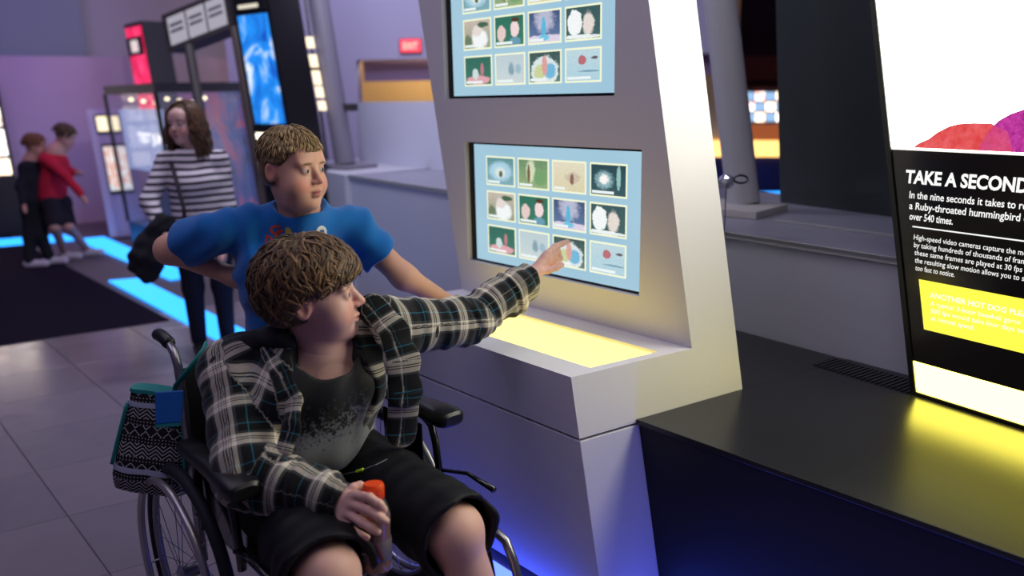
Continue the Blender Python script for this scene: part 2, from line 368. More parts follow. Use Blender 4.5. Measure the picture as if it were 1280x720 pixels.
def tile_mesh(k):
    me = bpy.data.meshes.new('picture_tile'); b = 0.0065; d = 0.0012
    X = [0, b, TW - b, TW]; Zz = [0, b, TH - b, TH]
    vs = [(x, -d, z) for z in Zz for x in X]; fs = []; mi = []
    for r in range(3):
        for c in range(3):
            a = r * 4 + c; fs.append((a, a + 1, a + 5, a + 4)); mi.append(1 if (r == 1 and c == 1) else 0)
    n = len(vs); vs += [(0, 0, 0), (TW, 0, 0), (TW, 0, TH), (0, 0, TH)]
    fs += [(0, 3, n + 1, n), (3, 15, n + 2, n + 1), (15, 12, n + 3, n + 2), (12, 0, n, n + 3)]; mi += [0] * 4
    cw = (0.07, 0.07, 0.055, 0.10, 0.075, 0.09, 0.07, 0.105, 0.10, 0.09, 0.08, 0.11)[k]; n = len(vs)   # white caption bar of the photograph
    vs += [(b + .004, -d - .0004, b + .004), (b + .004 + cw, -d - .0004, b + .004), (b + .004 + cw, -d - .0004, b + .0135), (b + .004, -d - .0004, b + .0135)]
    fs.append((n, n + 1, n + 2, n + 3)); mi.append(2)
    me.from_pydata(vs, [], fs); me.materials.append(m_tf); me.materials.append(pics[k]); me.materials.append(m_cap)
    me.polygons.foreach_set('material_index', mi)
    uvl = me.uv_layers.new(name='UVMap')
    for li, lpn in enumerate(me.loops):
        v = vs[lpn.vertex_index]; uvl.data[li].uv = ((v[0] - b) / (TW - 2 * b), (v[2] - b) / (TH - 2 * b))
    return me
tmesh = [tile_mesh(k) for k in range(12)]
for ox, oz, lab in ((0, 0, 'lower touchscreen in a black bezel'), (UOX, UOZ, 'upper touchscreen in a black bezel')):
    ys = KT + 0.020
    scr = MB().box(((SX0 + SX1) / 2 + ox + .004, ys + 0.012, (SZ0 + SZ1) / 2 + oz), (SX1 - SX0 + .006, 0.022, SZ1 - SZ0 - .002)).build('screen', m_bez, kiosk, bevel=0.002)
    scr['label'] = lab
    MB().box(((SX0 + SX1) / 2 + ox + 0.022, ys + 0.0002, (SZ0 + SZ1) / 2 + oz + .001), (SX1 - SX0 - 0.03, 0.002, SZ1 - SZ0 - 0.018)).build('display', m_scr, scr)
    for k in range(12):
        r, c = divmod(k, 4)
        t_ = bpy.data.objects.new('picture_tile', tmesh[k]); C.objects.link(t_); par(t_, scr)
        t_.location = (-2.449 + c * 0.1853 + ox, ys - 0.0009, 1.212 - r * 0.1365 + oz)

# ------------------------------------------------------------------ black plinth bench
m_blk = mat('plinth_black', srgb(30, 31, 33), 0.27, spec=0.5, var=0.06, vscale=5)
m_blkf = mat('plinth_front', srgb(24, 24, 30), 0.5, spec=0.35)
BZ = 0.59
def bxl(y, z): return kr(y, z) + 0.0015
plinth = thing('display_plinth', (-0.2, 2.3, 0), 'long low black plinth with a satin top beside the white kiosk', 'plinth')
def bhex(y0, y1, z0, z1, x1=2.2):
    return [Vector((bxl(y0, z0), y0, z0)), Vector((x1, y0 - .0, z0)), Vector((x1, y1 - .33, z0)), Vector((bxl(y1, z0), y1, z0))], [Vector((bxl(y0, z1), y0, z1)), Vector((x1, y0, z1)), Vector((x1, y1 - .33, z1)), Vector((bxl(y1, z1), y1, z1))]
MB().hexa(*bhex(1.797, 2.775, 0.0, 0.571)).build('body', m_blkf, plinth, bevel=0.002)
MB().hexa(*bhex(1.802, 2.77, 0.571, 0.574)).build('seam', m_gap, plinth)
MB().hexa(*bhex(1.789, 2.78, 0.574, BZ)).build('top', m_blk, plinth, bevel=0.0015)
# strip of plinth top that runs behind the kiosk up to the low wall
MB().hexa([Vector((-2.3, 2.25, .3)), Vector((-1.372, 2.25, .3)), Vector((-1.272, 2.77, .3)), Vector((-2.3, 2.875, .3))], [Vector((-2.3, 2.25, BZ)), Vector((-1.364, 2.25, BZ)), Vector((-1.264, 2.77, BZ)), Vector((-2.3, 2.875, BZ))]).build('rear_top', m_blk, plinth)
gr = MB().hexa(*[[Vector((-1.325, 2.627, z)), Vector((-0.86, 2.565, z)), Vector((-0.86, 2.695, z)), Vector((-1.310, 2.748, z))] for z in (BZ - .002, BZ + .0012)]).build('vent_grille', mat('grille_dark', srgb(12, 13, 14), 0.5), plinth)
for k in range(26):
    x = -1.315 + k * 0.0178
    MB().hexa(*[[Vector((x, 2.6275 - (x + 1.325) * .133, z)), Vector((x + .008, 2.6265 - (x + 1.325) * .133, z)), Vector((x + .026, 2.745 - (x + 1.31) * .118, z)), Vector((x + .018, 2.746 - (x + 1.31) * .118, z))] for z in (BZ + .001, BZ + .004)]).build('vent_slat', m_blk, gr)

# ------------------------------------------------------------------ backlit text panel
PL = -0.215
pz0 = Vector((-0.959, 2.588, 0.0))
def tp(s, z, off=0.0): return pz0 + T_ * s - E_ * off + UZ * z
panel = thing('text_panel', (-0.6, 2.5, BZ), 'tall black backlit panel headed TAKE A SECOND standing on the plinth', 'sign')
m_pf = mat('panel_frame', srgb(16, 17, 15), 0.30, spec=0.5)
m_pface = mat('panel_face', srgb(34, 31, 28), 0.16, spec=0.5)
def edge(z): return -0.002 + (z - BZ) * PL            # outer left edge
def psheet(mb, a0, a1, z0, z1, off0, off1):           # a0/a1 measured from the leaning left edge
    c = lambda a, z, o: tp(edge(z) + a, z, o)
    mb.hexa([c(a0, z0, off1), c(a1, z0, off1), c(a1, z0, off0), c(a0, z0, off0)], [c(a0, z1, off1), c(a1, z1, off1), c(a1, z1, off0), c(a0, z1, off0)]); return mb
PW = 1.25
psheet(MB(), 0, PW, BZ + .0005, 2.6, -0.12, -0.004).build('casing', m_pf, panel, bevel=0.003)
psheet(MB(), 0, 0.020, BZ + .001, 2.6, -0.004, 0.006).build('frame_stile', m_pf, panel, bevel=0.002)
psheet(MB(), PW - .02, PW, BZ + .001, 2.6, -0.004, 0.006).build('frame_stile', m_pf, panel, bevel=0.002)
psheet(MB(), 0.02, PW - .02, BZ + .001, BZ + 0.012, -0.004, 0.006).build('frame_rail', m_pf, panel, bevel=0.002)
psheet(MB(), 0.02, PW - .02, 0.70, 1.366, -0.004, 0.0).build('text_face', m_pface, panel)
m_lw = emis('panel_white_light', (1.0, 0.98, 0.84, 1), 9.0)
m_lb = emis('panel_bar_light', (1.0, 0.87, 0.10, 1), 9.0)
m_ly = emis('panel_yellow', (0.93, 0.84, 0.06, 1), 1.3)
g_ = psheet(MB(), 0.02, PW - .02, 1.374, 2.58, -0.004, 0.0).build('graphic_face', m_lw, panel); g_['label'] = 'glowing white photograph at the top of the panel'
psheet(MB(), 0.02, PW - .02, 1.366, 1.374, -0.004, 0.0004).build('white_rule', emis('rule_white', (1, .98, .9, 1), 1.2), panel)
psheet(MB(), 0.02, PW - .02, 0.602, 0.70, -0.004, 0.0).build('light_bar', m_lb, panel)
psheet(MB(), 0.068, PW - .1, 0.812, 0.968, -0.002, 0.0008).build('yellow_box', m_ly, panel)
def petal(pts, name, c1, c2, sc):
    m = mat(name, (0.01, 0.01, 0.01, 1), 0.3, emit=(1, 1, 1, 1), es=1.0); t = NT(m); b = t.n['Principled BSDF']
    t.l.new(t.mix(t.rng(t.noise(sc, 5, 0.65, t.coord('Object')), .3, .7), srgb(*c1), srgb(*c2)), b.inputs['Emission Color'])
    o = []; n = len(pts)
    for off in (0.0002, 0.0016): o += [tp(s, z, off) for s, z in pts]
    MB().add(o, [tuple(range(n - 1, -1, -1)), tuple(range(n, 2 * n))] + [(k, (k + 1) % n, n + (k + 1) % n, n + k) for k in range(n)]).build('printed_shape', m, g_)
petal([(-.075, 1.3745), (-.06, 1.388), (-.03, 1.402), (0.0, 1.425), (.03, 1.441), (.06, 1.449), (.10, 1.452), (.15, 1.452), (.2, 1.43), (.22, 1.3745)], 'petal_red', (214, 52, 48), (240, 108, 112), 26)
petal([(.125, 1.3745), (.13, 1.395), (.145, 1.43), (.17, 1.459), (.2, 1.478), (.25, 1.497), (.32, 1.51), (.42, 1.49), (.5, 1.43), (.52, 1.3745)], 'petal_magenta', (150, 24, 120), (214, 70, 176), 60)
def text(body, s, z, h, m, wd=None, thick=0.0, parent=None, off=0.0012, name='lettering', frame=None):
    cu = bpy.data.curves.new(name, 'FONT'); cu.body = body; cu.size = 1.0; cu.offset = thick; cu.extrude = 0.0
    cu.resolution_u = 3
    tmp = bpy.data.objects.new('tmp', cu); C.objects.link(tmp); bpy.context.view_layer.update()
    me = bpy.data.meshes.new_from_object(tmp.evaluated_get(bpy.context.evaluated_depsgraph_get())); bpy.data.objects.remove(tmp)
    co = np.empty(len(me.vertices) * 3); me.vertices.foreach_get('co', co); co = co.reshape(-1, 3)
    x0, x1 = co[:, 0].min(), co[:, 0].max(); ky = h / 0.72; kx = ky if wd is None else wd / (x1 - x0)
    fr = frame or (lambda a, b: tp(a, b, off))
    P0 = np.array(fr(0, 0)); DX = np.array(fr(1, 0)) - P0; DZ = np.array(fr(0, 1)) - P0
    out = P0 + np.outer(s + (co[:, 0] - x0) * kx, DX) + np.outer(z + co[:, 1] * ky, DZ)
    me.vertices.foreach_set('co', out.ravel()); me.materials.clear(); me.materials.append(m)
    return link(name, me, parent)
m_tx = emis('text_white', (1, 1, .97, 1), 1.0)
m_ty = emis('text_on_yellow', (1, 1, .72, 1), 1.25)
text('TAKE A SECOND', -0.092, 1.266, 0.040, m_tx, 0.366, 0.035, panel)
text('In the nine seconds it takes to read', -0.073, 1.219, 0.0225, m_tx, 0.372, 0.015, panel)
text('a Ruby-throated hummingbird can', -0.070, 1.185, 0.0225, m_tx, 0.376, 0.015, panel)
text('over 540 times.', -0.066, 1.152, 0.0225, m_tx, 0.139, 0.015, panel)
MB().hexa([tp(-.053, 1.129, .0012), tp(1.0, 1.129, .0012), tp(1.0, 1.129, 0), tp(-.053, 1.129, 0)], [tp(-.053, 1.133, .0012), tp(1.0, 1.133, .0012), tp(1.0, 1.133, 0), tp(-.053, 1.133, 0)]).build('divider_line', m_tx, panel)
text('High-speed video cameras capture the more', -0.045, 1.091, 0.0165, m_tx, 0.354, 0.004, panel)
text('by taking hundreds of thousands of frames', -0.042, 1.067, 0.0165, m_tx, 0.352, 0.004, panel)
text('these same frames are played at 30 fps', -0.038, 1.043, 0.0165, m_tx, 0.322, 0.004, panel)
text('the resulting slow motion allows you to see', -0.034, 1.019, 0.0165, m_tx, 0.345, 0.004, panel)
text('too fast to notice.', -0.030, 0.995, 0.0165, m_tx, 0.126, 0.004, panel)
text('ANOTHER HOT DOG PLEASE', 0.026, 0.918, 0.0165, m_ty, 0.312, 0.02, panel, 0.0022)
text('A typical 3-hour baseball game', 0.030, 0.893, 0.0145, m_ty, 0.268, 0.006, panel, 0.0022)
text('500 fps would take four days to', 0.034, 0.870, 0.0145, m_ty, 0.276, 0.006, panel, 0.0022)
text('at normal speed.', 0.038, 0.847, 0.0145, m_ty, 0.135, 0.006, panel, 0.0022)
# ------------------------------------------------------------------ background exhibits (they share the kiosk's lean)
UL = Vector((-0.1885, 0, 1.0))
m_black = mat('exhibit_black', srgb(14, 13, 18), 0.45)
m_cyan = emis('floor_light_cyan', (0.02, 0.30, 1.0, 1), 2.6)
def strip(name, pts, label, m=m_cyan):
    o = MB().hexa([Vector((x, y, 0.0015)) for x, y in pts], [Vector((x, y, 0.014)) for x, y in pts]).build(name, m)
    return tag(o, label, 'floor light', 'blue light channels in the floor')
strip('floor_light', [(-7.67, 1.985), (-4.0, 1.93), (-4.0, 2.15), (-7.57, 2.22)], 'wide blue light channel in the floor beside the woman')
strip('floor_light', [(-10.42, 2.40), (-7.3, 2.40), (-7.3, 2.62), (-10.35, 2.69)], 'blue light channel in the floor before the glass case')
m_blue_fill = emis('floor_fill_blue', (0.05, 0.09, 1.0, 1), 5.5)  # both strips in this blue are added, for the glow on kiosk and plinth
strip('floor_light', [(-2.66, 1.49), (-1.46, 1.49), (-1.45, 1.565), (-2.64, 1.565)], 'added deep blue light channel in the floor along the foot of the kiosk', m_blue_fill)
strip('floor_light', [(-1.44, 1.60), (2.0, 1.60), (2.0, 1.74), (-1.40, 1.74)], 'added deep blue light channel in the floor along the black plinth', m_blue_fill)
strip('floor_light', [(-11.25, 1.35), (-10.62, 1.35), (-10.40, 2.40), (-10.95, 2.40)], 'blue light channel at the foot of the purple wall')

def lslab(mb, a, b, th, z0, z1, uv=None):
    """leaning slab: face a -> b at floor level, thickness th to the left of a -> b"""
    a = Vector((a[0], a[1], 0)); b = Vector((b[0], b[1], 0)); d = (b - a).normalized(); n = Vector((-d.y, d.x, 0)) * th
    r = [a, b, b + n, a + n]; return mb.hexa([p + UL * z0 for p in r], [p + UL * z1 for p in r])
def lquad(a, b, s0, s1, z0, z1, off=0.004, th=0.004):
    a = Vector((a[0], a[1], 0)); b = Vector((b[0], b[1], 0)); d = (b - a).normalized(); n = Vector((-d.y, d.x, 0)); L = (b - a).length
    mb = MB(); r = [a + d * L * s0 - n * off, a + d * L * s1 - n * off, a + d * L * s1 - n * (off - th), a + d * L * s0 - n * (off - th)]
    return mb.hexa([p + UL * z0 for p in r], [p + UL * z1 for p in r])

def imgmat(name, c1, c2, c3, sc, s=1.0, dist=1.5):
    m = mat(name, (0.01, 0.01, 0.01, 1), 0.3, emit=(1, 1, 1, 1), es=s); t = NT(m); b = t.n['Principled BSDF']
    n = t.noise(sc, 4, 0.6, t.coord('Object'), dist)
    t.l.new(t.ramp(n, [(0.30, srgb(*c1)), (0.48, srgb(*c2)), (0.62, srgb(*c3)), (0.72, srgb(*c2))]), b.inputs['Emission Color']); return m

# lit photo wall at the far left
pa = Vector((-11.25, 1.05, 0)); pb_ = at(12, 180, 9.85); pb_ = (pb_.x + 0.1885 * pb_.z, pb_.y); pa = (pb_[0] - 0.183 * 0.9, pb_[1] - 0.9)
t_ = thing('photo_wall', (pb_[0], pb_[1], 0), 'black leaning wall of glowing pictures by the purple wall', 'display')
lslab(MB(), pb_, pa, -0.15, 0.0, 1.92).build('frame', m_black, t_)
pm = [imgmat('photo_warm_%d' % k, a, b, c, 5 + k, 3.2) for k, (a, b, c) in enumerate([((120, 70, 60), (255, 240, 215), (240, 200, 160)), ((90, 110, 140), (250, 245, 240), (200, 120, 110)), ((250, 240, 225), (255, 250, 240), (160, 120, 100))])]
for k, (z0, z1) in enumerate([(0.74, 0.93), (0.97, 1.28), (1.32, 1.55), (1.59, 1.84)]):
    for c in range(3):
        lquad(pb_, pa, 0.04 + c * 0.32, 0.32 + c * 0.32, z0, z1, -0.012, -0.010).build('picture', pm[(k + c) % 3], t_)

# white pylon with two framed pictures
py0, py1 = (-10.18, 2.72), (-10.08, 3.10)
t_ = thing('picture_pylon', (-10.1, 2.9, 0), 'pale leaning pylon with two lit pictures next to the glass case', 'display')
lslab(MB(), py0, py1, 0.25, 0.016, 1.50).build('body', mat('pylon_white', srgb(205, 198, 220), 0.6), t_, bevel=0.004)
pf = lquad(py0, py1, .18, .86, 1.22, 1.44, 0.012, 0.012).build('upper_picture_frame', m_black, t_)
for a, b_ in ((.22, .50), (.56, .82)): lquad(py0, py1, a, b_, 1.25, 1.42, 0.016, 0.005).build('picture', emis('pylon_white_pic', srgb(255, 236, 196), 1.5), pf)
pf = lquad(py0, py1, .22, .90, 0.52, 1.10, 0.012, 0.012).build('lower_picture_frame', m_black, t_)
lquad(py0, py1, .26, .86, 0.56, 1.07, 0.016, 0.005).build('picture', imgmat('pylon_pic', (40, 60, 90), (230, 235, 240), (210, 150, 130), 6, 1.2), pf)

# glass case with projected lettering inside
ca, cb = Vector((-9.53, 2.77, 0)), Vector((-7.91, 2.77, 0)); cd = cb + E_ * 0.82; ce = ca + E_ * 0.82
t_ = thing('glass_case', (-8.6, 3.4, 0), 'large dark framed glass case behind the woman in stripes', 'display case')
ring = [ca, cb, cd, ce]
MB().hexa([p + UL * 0.0 for p in ring], [p + UL * 0.27 for p in ring]).build('base', mat('case_base', srgb(40, 38, 70), 0.4), t_)
MB().hexa([p + UL * 1.66 for p in ring], [p + UL * 1.75 for p in ring]).build('top', mat('case_top', srgb(44, 44, 52), 0.5), t_)
for p in ring: MB().tube([p + UL * 0.27, p + UL * 1.66], 0.022, 6).build('corner_post', m_black, t_)
m_glass = mat('case_glass', (0.9, 0.92, 1, 1), 0.03, spec=0.6, alpha=0.16)
for k in range(4):
    a, b_ = ring[k], ring[(k + 1) % 4]; i = (b_ - a).normalized() * 0.024
    if k in (0, 1): lslab(MB(), a + i, b_ - i, 0.008, 0.27, 1.66).build('glass_pane', m_glass, t_)
o = lslab(MB(), ca + E_ * 0.76 , cd - E_ * .06, 0.03, 0.27, 1.66).build('back_board', imgmat('case_picture', (8, 10, 30), (16, 70, 150), (170, 60, 90), 2.2, 0.6), t_)
sc_a, sc_b = Vector((-9.36, 2.84, 0)), Vector((-8.02, 2.84, 0))
o = lslab(MB(), sc_a, sc_b, 0.01, 0.86, 1.50).build('projection_screen', emis('case_screen', srgb(150, 168, 222), 0.85), t_); o['label'] = 'pale blue screen with white lettering inside the case'
dsc = (sc_b - sc_a).normalized()
text('TEST JUMP', 0.50, 1.16, 0.10, emis('case_text', (1, 1, 1, 1), 1.6), 0.85, 0.02, o, name='lettering', frame=lambda a, b: sc_a + dsc * a + UL * b + Vector((0, -0.006, 0)))
for k in range(7):
    p = ca.lerp(cd, 0.2 + 0.09 * k) + UL * (1.60 - 0.02 * (k % 3))
    MB().lathe([(0.001, -.02), (.022, -.012), (.026, .0), (.018, .018), (.001, .02)], p, n=8).build('case_lamp', emis('case_lamp', (1, .82, .5, 1), 3.0), t_, smooth=True)

# red lit totem rising behind the case
ra = Vector((-9.02, 3.47, 0)); rb = ra + Vector((0.34, 0, 0)); 
t_ = thing('red_totem', (ra.x, ra.y, 0), 'narrow black totem with a glowing red face behind the glass case', 'totem')
ra = at(161, 66, 10.15); ra = Vector((ra.x + .1885 * ra.z, ra.y, 0)); rb = ra + Vector((0.66, 0, 0))
t_.location = (ra.x, ra.y, 0); WLOC[t_.name] = (ra.x, ra.y, 0)
lslab(MB(), ra, rb, 0.30, 0, 2.53).build('body', m_black, t_)
lquad(ra, rb, 0.06, 0.94, 1.45, 2.48, 0.006, 0.006).build('red_face', imgmat('red_print', (170, 10, 50), (230, 26, 84), (255, 70, 120), 4, 1.25, .5), t_)
ic = lquad(ra, rb, 0.04, 0.90, 2.14, 2.36, 0.014, 0.010).build('icon_plate', mat('icon_plate', srgb(30, 20, 28), .5), t_)
lquad(ra, rb, 0.28, 0.66, 2.18, 2.32, 0.018, 0.004).build('icon', emis('icon_pale', srgb(235, 215, 215), 1.0), ic)

# information sign box on two posts
t_ = thing('information_sign', at(262, 215, 7.2), 'grey sign box with three white sheets on two tall posts', 'sign'); b0 = t_.location.copy(); b0.z = 0; t_.location = b0; WLOC[t_.name] = tuple(b0)
m_sg = mat('sign_grey', srgb(74, 68, 70), 0.5)
sa = at(207, 42, 7.0); sb = at(292, 8, 6.6); su = Vector((-0.03, 0, 1.0)); hz = (sb - sa); hz.z *= 1.0
dn = Vector((-hz.y, hz.x, 0)).normalized()
def sg(u, v, off): return sa + hz * u + UL * v - dn * off
MB().hexa([sg(-.02, -.16, 0), sg(1.04, -.16, 0), sg(1.04, -.16, -.22), sg(-.02, -.16, -.22)], [sg(-.02, .16, 0), sg(1.04, .16, 0), sg(1.04, .16, -.22), sg(-.02, .16, -.22)]).build('sign_box', m_sg, t_, bevel=0.006)
for k in range(3):
    u0 = 0.06 + k * 0.285
    s_ = MB().hexa([sg(u0, -.115, .006), sg(u0 + .255, -.115, .006), sg(u0 + .255, -.115, 0), sg(u0, -.115, 0)], [sg(u0, .115, .006), sg(u0 + .255, .115, .006), sg(u0 + .255, .115, 0), sg(u0, .115, 0)]).build('white_sheet', emis('sheet_white', srgb(176, 172, 186), 0.9), t_)
    for q in range(2):
        MB().hexa([sg(u0 + .03, -.02 + q * .05, .008), sg(u0 + .22, -.02 + q * .05, .008), sg(u0 + .22, -.02 + q * .05, .006), sg(u0 + .03, -.02 + q * .05, .006)], [sg(u0 + .03, .005 + q * .05, .008), sg(u0 + .22, .005 + q * .05, .008), sg(u0 + .22, .005 + q * .05, .006), sg(u0 + .03, .005 + q * .05, .006)]).build('print_line', mat('print_grey', srgb(120, 116, 128), .8), s_)
for u in (0.30, 0.97):
    p = sa + hz * u - UL * .16; p0 = p - UL * p.z
    MB().tube([p0, p], 0.045, 8).build('post', m_sg if u < .5 else mat('post_bronze', srgb(92, 78, 74), .45), t_, smooth='auto')

# tall black monolith with a blue picture
bp = at(333, 158, 6.3); bl = Vector((bp.x + .1885 * bp.z, bp.y, 0)); blr = bl
b_a = at(306, 80, 6.45); b_a = Vector((b_a.x + .1885 * b_a.z, b_a.y, 0)); b_b = at(349, 80, 6.2); b_b = Vector((b_b.x + .1885 * b_b.z, b_b.y, 0)); 
t_ = thing('picture_monolith', (b_a.x, b_a.y, 0), 'tall black monolith with a glowing blue underwater picture', 'display')
lslab(MB(), b_a, b_b, 0.30, 0.0, 3.0).build('body', m_black, t_)
o = lquad(b_a, b_b, 0.04, 0.90, 1.38, 2.22, 0.008, 0.008).build('blue_picture', imgmat('blue_print', (8, 60, 170), (30, 140, 235), (225, 235, 255), 3.2, 1.25, 1.0), t_)
lquad(b_a, b_b, 0.04, 0.90, 2.25, 2.45, 0.008, 0.008).build('caption_strip', mat('cap_dark', srgb(20, 20, 24), .4), t_)
lquad(b_a, b_b, 0.12, 0.7, 2.27, 2.30, 0.012, 0.004).build('caption_line', emis('cap_white', srgb(230, 220, 200), 1.0), t_)
o = lquad(b_a, b_b, 0.08, 0.80, 1.24, 1.37, 0.05, 0.05).build('lamp_box', m_black, t_)
lquad(b_a, b_b, 0.14, 0.66, 1.26, 1.31, 0.055, 0.006).build('lamp_glow', emis('lamp_warm', (1, .9, .7, 1), 2.5), o)

# hanging column of small lit pictures
t_ = thing('picture_ladder', at(392, 100, 6.6), 'narrow hanging ladder of small warm lit pictures beside the grey column', 'display')
pa_, pb2 = at(382, 40, 6.6), at(399, 140, 6.6)
MB().tube([at(377, -30, 6.6), pb2 + (pb2 - pa_) * 0.6], 0.012, 6).build('cable', m_black, t_)
for k, (y0, y1) in enumerate([(46, 60), (68, 84), (88, 106), (108, 122), (126, 138)]):
    a, b_ = at(381 + (y0 - 45) * .19, y0, 6.58), at(381 + (y1 - 45) * .19, y1, 6.58); r = (at(391, 50, 6.58) - at(382, 50, 6.58))
    MB().hexa([b_, b_ + r, b_ + r + Vector((-.02, .02, 0)), b_ + Vector((-.02, .02, 0))], [a, a + r, a + r + Vector((-.02, .02, 0)), a + Vector((-.02, .02, 0))]).build('small_picture', emis('ladder_pic', srgb(255, 232, 196), 1.6), t_)

# leaning columns on the low wall
def column(name, foot, r, h, label, col):
    t = thing(name, foot, label, 'column'); f = Vector(foot)
    o = MB()
    o.tube([f + UL * 0.03, f + UL * h], r, 28); o.build('shaft', mat(name + '_paint', col, 0.55), t, smooth='auto')
    return t, f
t_, f_ = column('grey_column', (-6.02, 3.52, LWZ), 0.085, 2.6, 'grey leaning column with a bracket on the far end of the low wall', srgb(116, 112, 128))
MB().box(f_ + UZ * 0.016, (0.42, 0.34, 0.03), 0.18).build('base_plate', mat('plate_grey', srgb(120, 116, 130), .5), t_, bevel=0.004)
MB().box(f_ + UL * 0.84 + Vector((-0.12, -0.08, 0)), (0.22, 0.05, 0.10), 0.3).build('bracket', mat('bracket_dark', srgb(50, 46, 54), .5), t_)
MB().box(f_ + UL * 0.50 + Vector((0.13, 0.06, 0)), (0.12, 0.05, 0.06), 0.3).build('bracket', mat('bracket_dark', srgb(50, 46, 54), .5), t_)
t_, f_ = column('white_column', (-2.135, 3.44, LWZ), 0.078, 2.4, 'white leaning column beside the tall black slab on the low wall', srgb(178, 178, 188))
pl = [at(878, 262.5, 3.85), at(941, 268, 3.62), at(983, 260, 3.95), at(905, 255, 4.2)]
MB().hexa([Vector((p.x, p.y, LWZ + .001)) for p in (Vector((-2.30, 3.17, 0)), Vector((-1.925, 3.20, 0)), Vector((-1.955, 3.53, 0)), Vector((-2.36, 3.52, 0)))], [Vector((p.x, p.y, LWZ + .036)) for p in (Vector((-2.30, 3.17, 0)), Vector((-1.925, 3.20, 0)), Vector((-1.955, 3.53, 0)), Vector((-2.36, 3.52, 0)))]).build('base_plate', mat('plate_white', srgb(196, 192, 192), .5), t_, bevel=0.003)

# tall black slab on the low wall
m_slab = mat('slab_gloss', srgb(58, 64, 66), 0.22, spec=0.5)
sl = struct(MB().hexa(*[[Vector((-2.15 - .09 * (z - 1), 3.80, z)), Vector((-1.35 - .09 * (z - 1), 3.63, z)), Vector((1.2, 3.35, z)), Vector((1.2, 4.0, z)), Vector((-2.1 - .09 * (z - 1), 4.02, z))][:3] + [Vector((1.2, 3.8, z))] for z in (LWZ, 4.2)]).build('wall_black_slab', m_slab))

# crystal ornament on a slim rod fixed to the low wall
t_ = thing('crystal_ornament', (-1.79, 2.86, LWZ), 'faceted crystal ball with a small metal loop on a slim rod', 'ornament')
c0 = at(908, 227, 3.22); c1 = at(926, 224, 3.24)
MB().tube([Vector((c0.x, c0.y, LWZ)), c0], 0.0025, 6).build('rod', mat('rod_steel', srgb(120, 120, 130), .3, metal=1), t_)
WLOC[t_.name] = (c0.x, c0.y, LWZ); t_.location = (c0.x, c0.y, LWZ)
for ch in list(t_.children): ch.matrix_parent_inverse = Matrix.Translation(-Vector(WLOC[t_.name]))
bm = bmesh.new(); bmesh.ops.create_icosphere(bm, subdivisions=2, radius=0.032, matrix=Matrix.Translation(c0)); me = bpy.data.meshes.new('crystal_ball'); bm.to_mesh(me); bm.free(); me.materials.append(mat('crystal', (.75, .78, .95, 1), 0.05, spec=0.8, metal=0.7)); link('crystal_ball', me, t_)
lp_ = [c1 + (cx_ * math.cos(a) * 0.028 + cy_ * math.sin(a) * 0.016) for a in np.linspace(0, 2 * math.pi, 20)[:-1]]
MB().tube(lp_, 0.0045, 6, closed=True).build('metal_loop', mat('loop_steel', srgb(90, 90, 100), .3, metal=1), t_, smooth=True)

# far hall: glowing counter and picture mosaic
t_ = thing('hall_counter', at(930, 240, 12.2), 'distant counter with a bright orange glow and pictures above it', 'counter'); b0 = t_.location.copy(); b0.z = 0; t_.location = b0; WLOC[t_.name] = tuple(b0)
def fq(x0, x1, y0, y1, D, m, name, parent, th=0.1):
    a, b_, c_, d_ = at(x0, y1, D), at(x1, y1, D), at(x1, y0, D), at(x0, y0, D); n = Vector((-0.745, 0.666, 0)) * th
    return MB().hexa([a, b_, b_ + n, a + n], [d_, c_, c_ + n, d_ + n]).build(name, m, parent)
fq(840, 1000, 196, 245, 12.3, mat('counter_navy', srgb(16, 18, 70), .6), 'counter_body', t_, .5)
fq(840, 1000, 176, 196, 12.25, emis('counter_glow', (1, .55, .16, 1), 2.2), 'glow_band', t_, .3)
fq(840, 1000, 156, 176, 12.35, emis('counter_orange', srgb(176, 92, 48), .8), 'orange_band', t_, .3)
bb_ = fq(915, 1000, 108, 156, 12.5, mat('mosaic_board', srgb(90, 44, 30), .6), 'picture_board', t_, .1)
for r in range(3):
    for c in range(5):
        fq(932 + c * 13, 943 + c * 13, 115 + r * 13, 126 + r * 13, 12.45, pm[(r + c) % 3] if (r + c) % 2 else emis('mosaic_blue', srgb(150, 190, 230), 1.2), 'picture', bb_, .04)
fq(840, 1000, 70, 100, 13.0, mat('beam_brown', srgb(120, 62, 40), .7), 'canopy', t_, .2)
tag(MB().hexa([at(830, 252, 11.6), at(1000, 247, 11.6), at(1000, 240, 12.0), at(830, 244, 12.0)], [p + UZ * .015 for p in (at(830, 252, 11.6), at(1000, 247, 11.6), at(1000, 240, 12.0), at(830, 244, 12.0))]).build('floor_light', m_cyan), 'blue light channel in front of the distant orange counter', 'floor light', 'blue light channels in the floor')

# exit sign
t_ = thing('exit_sign', ew(0.62, 2.1), 'red glowing exit sign high on the pale wall', 'sign')
dn_ = Vector((de.y, -de.x, 0))
def xs(a, b, off=0.0): return ew(0.55 + a, 2.10 + b) + dn_ * off
def xq(a0, a1, b0, b1, o0, o1, m, n): return MB().hexa([xs(a0, b0, o1), xs(a1, b0, o1), xs(a1, b0, o0), xs(a0, b0, o0)], [xs(a0, b1, o1), xs(a1, b1, o1), xs(a1, b1, o0), xs(a0, b1, o0)]).build(n, m, t_)
xq(0, .27, 0, .17, 0.001, .05, mat('exit_case', srgb(120, 30, 40), .5), 'case')
xq(.01, .26, .01, .16, .05, .056, emis('exit_red', (1.0, 0.05, 0.10, 1), 1.5), 'face')
text('EXIT', 0.045, 0.045, 0.08, emis('exit_text', (1, .55, .4, 1), 1.6), 0.18, 0.02, t_, frame=lambda a, b: xs(a, b, .058))
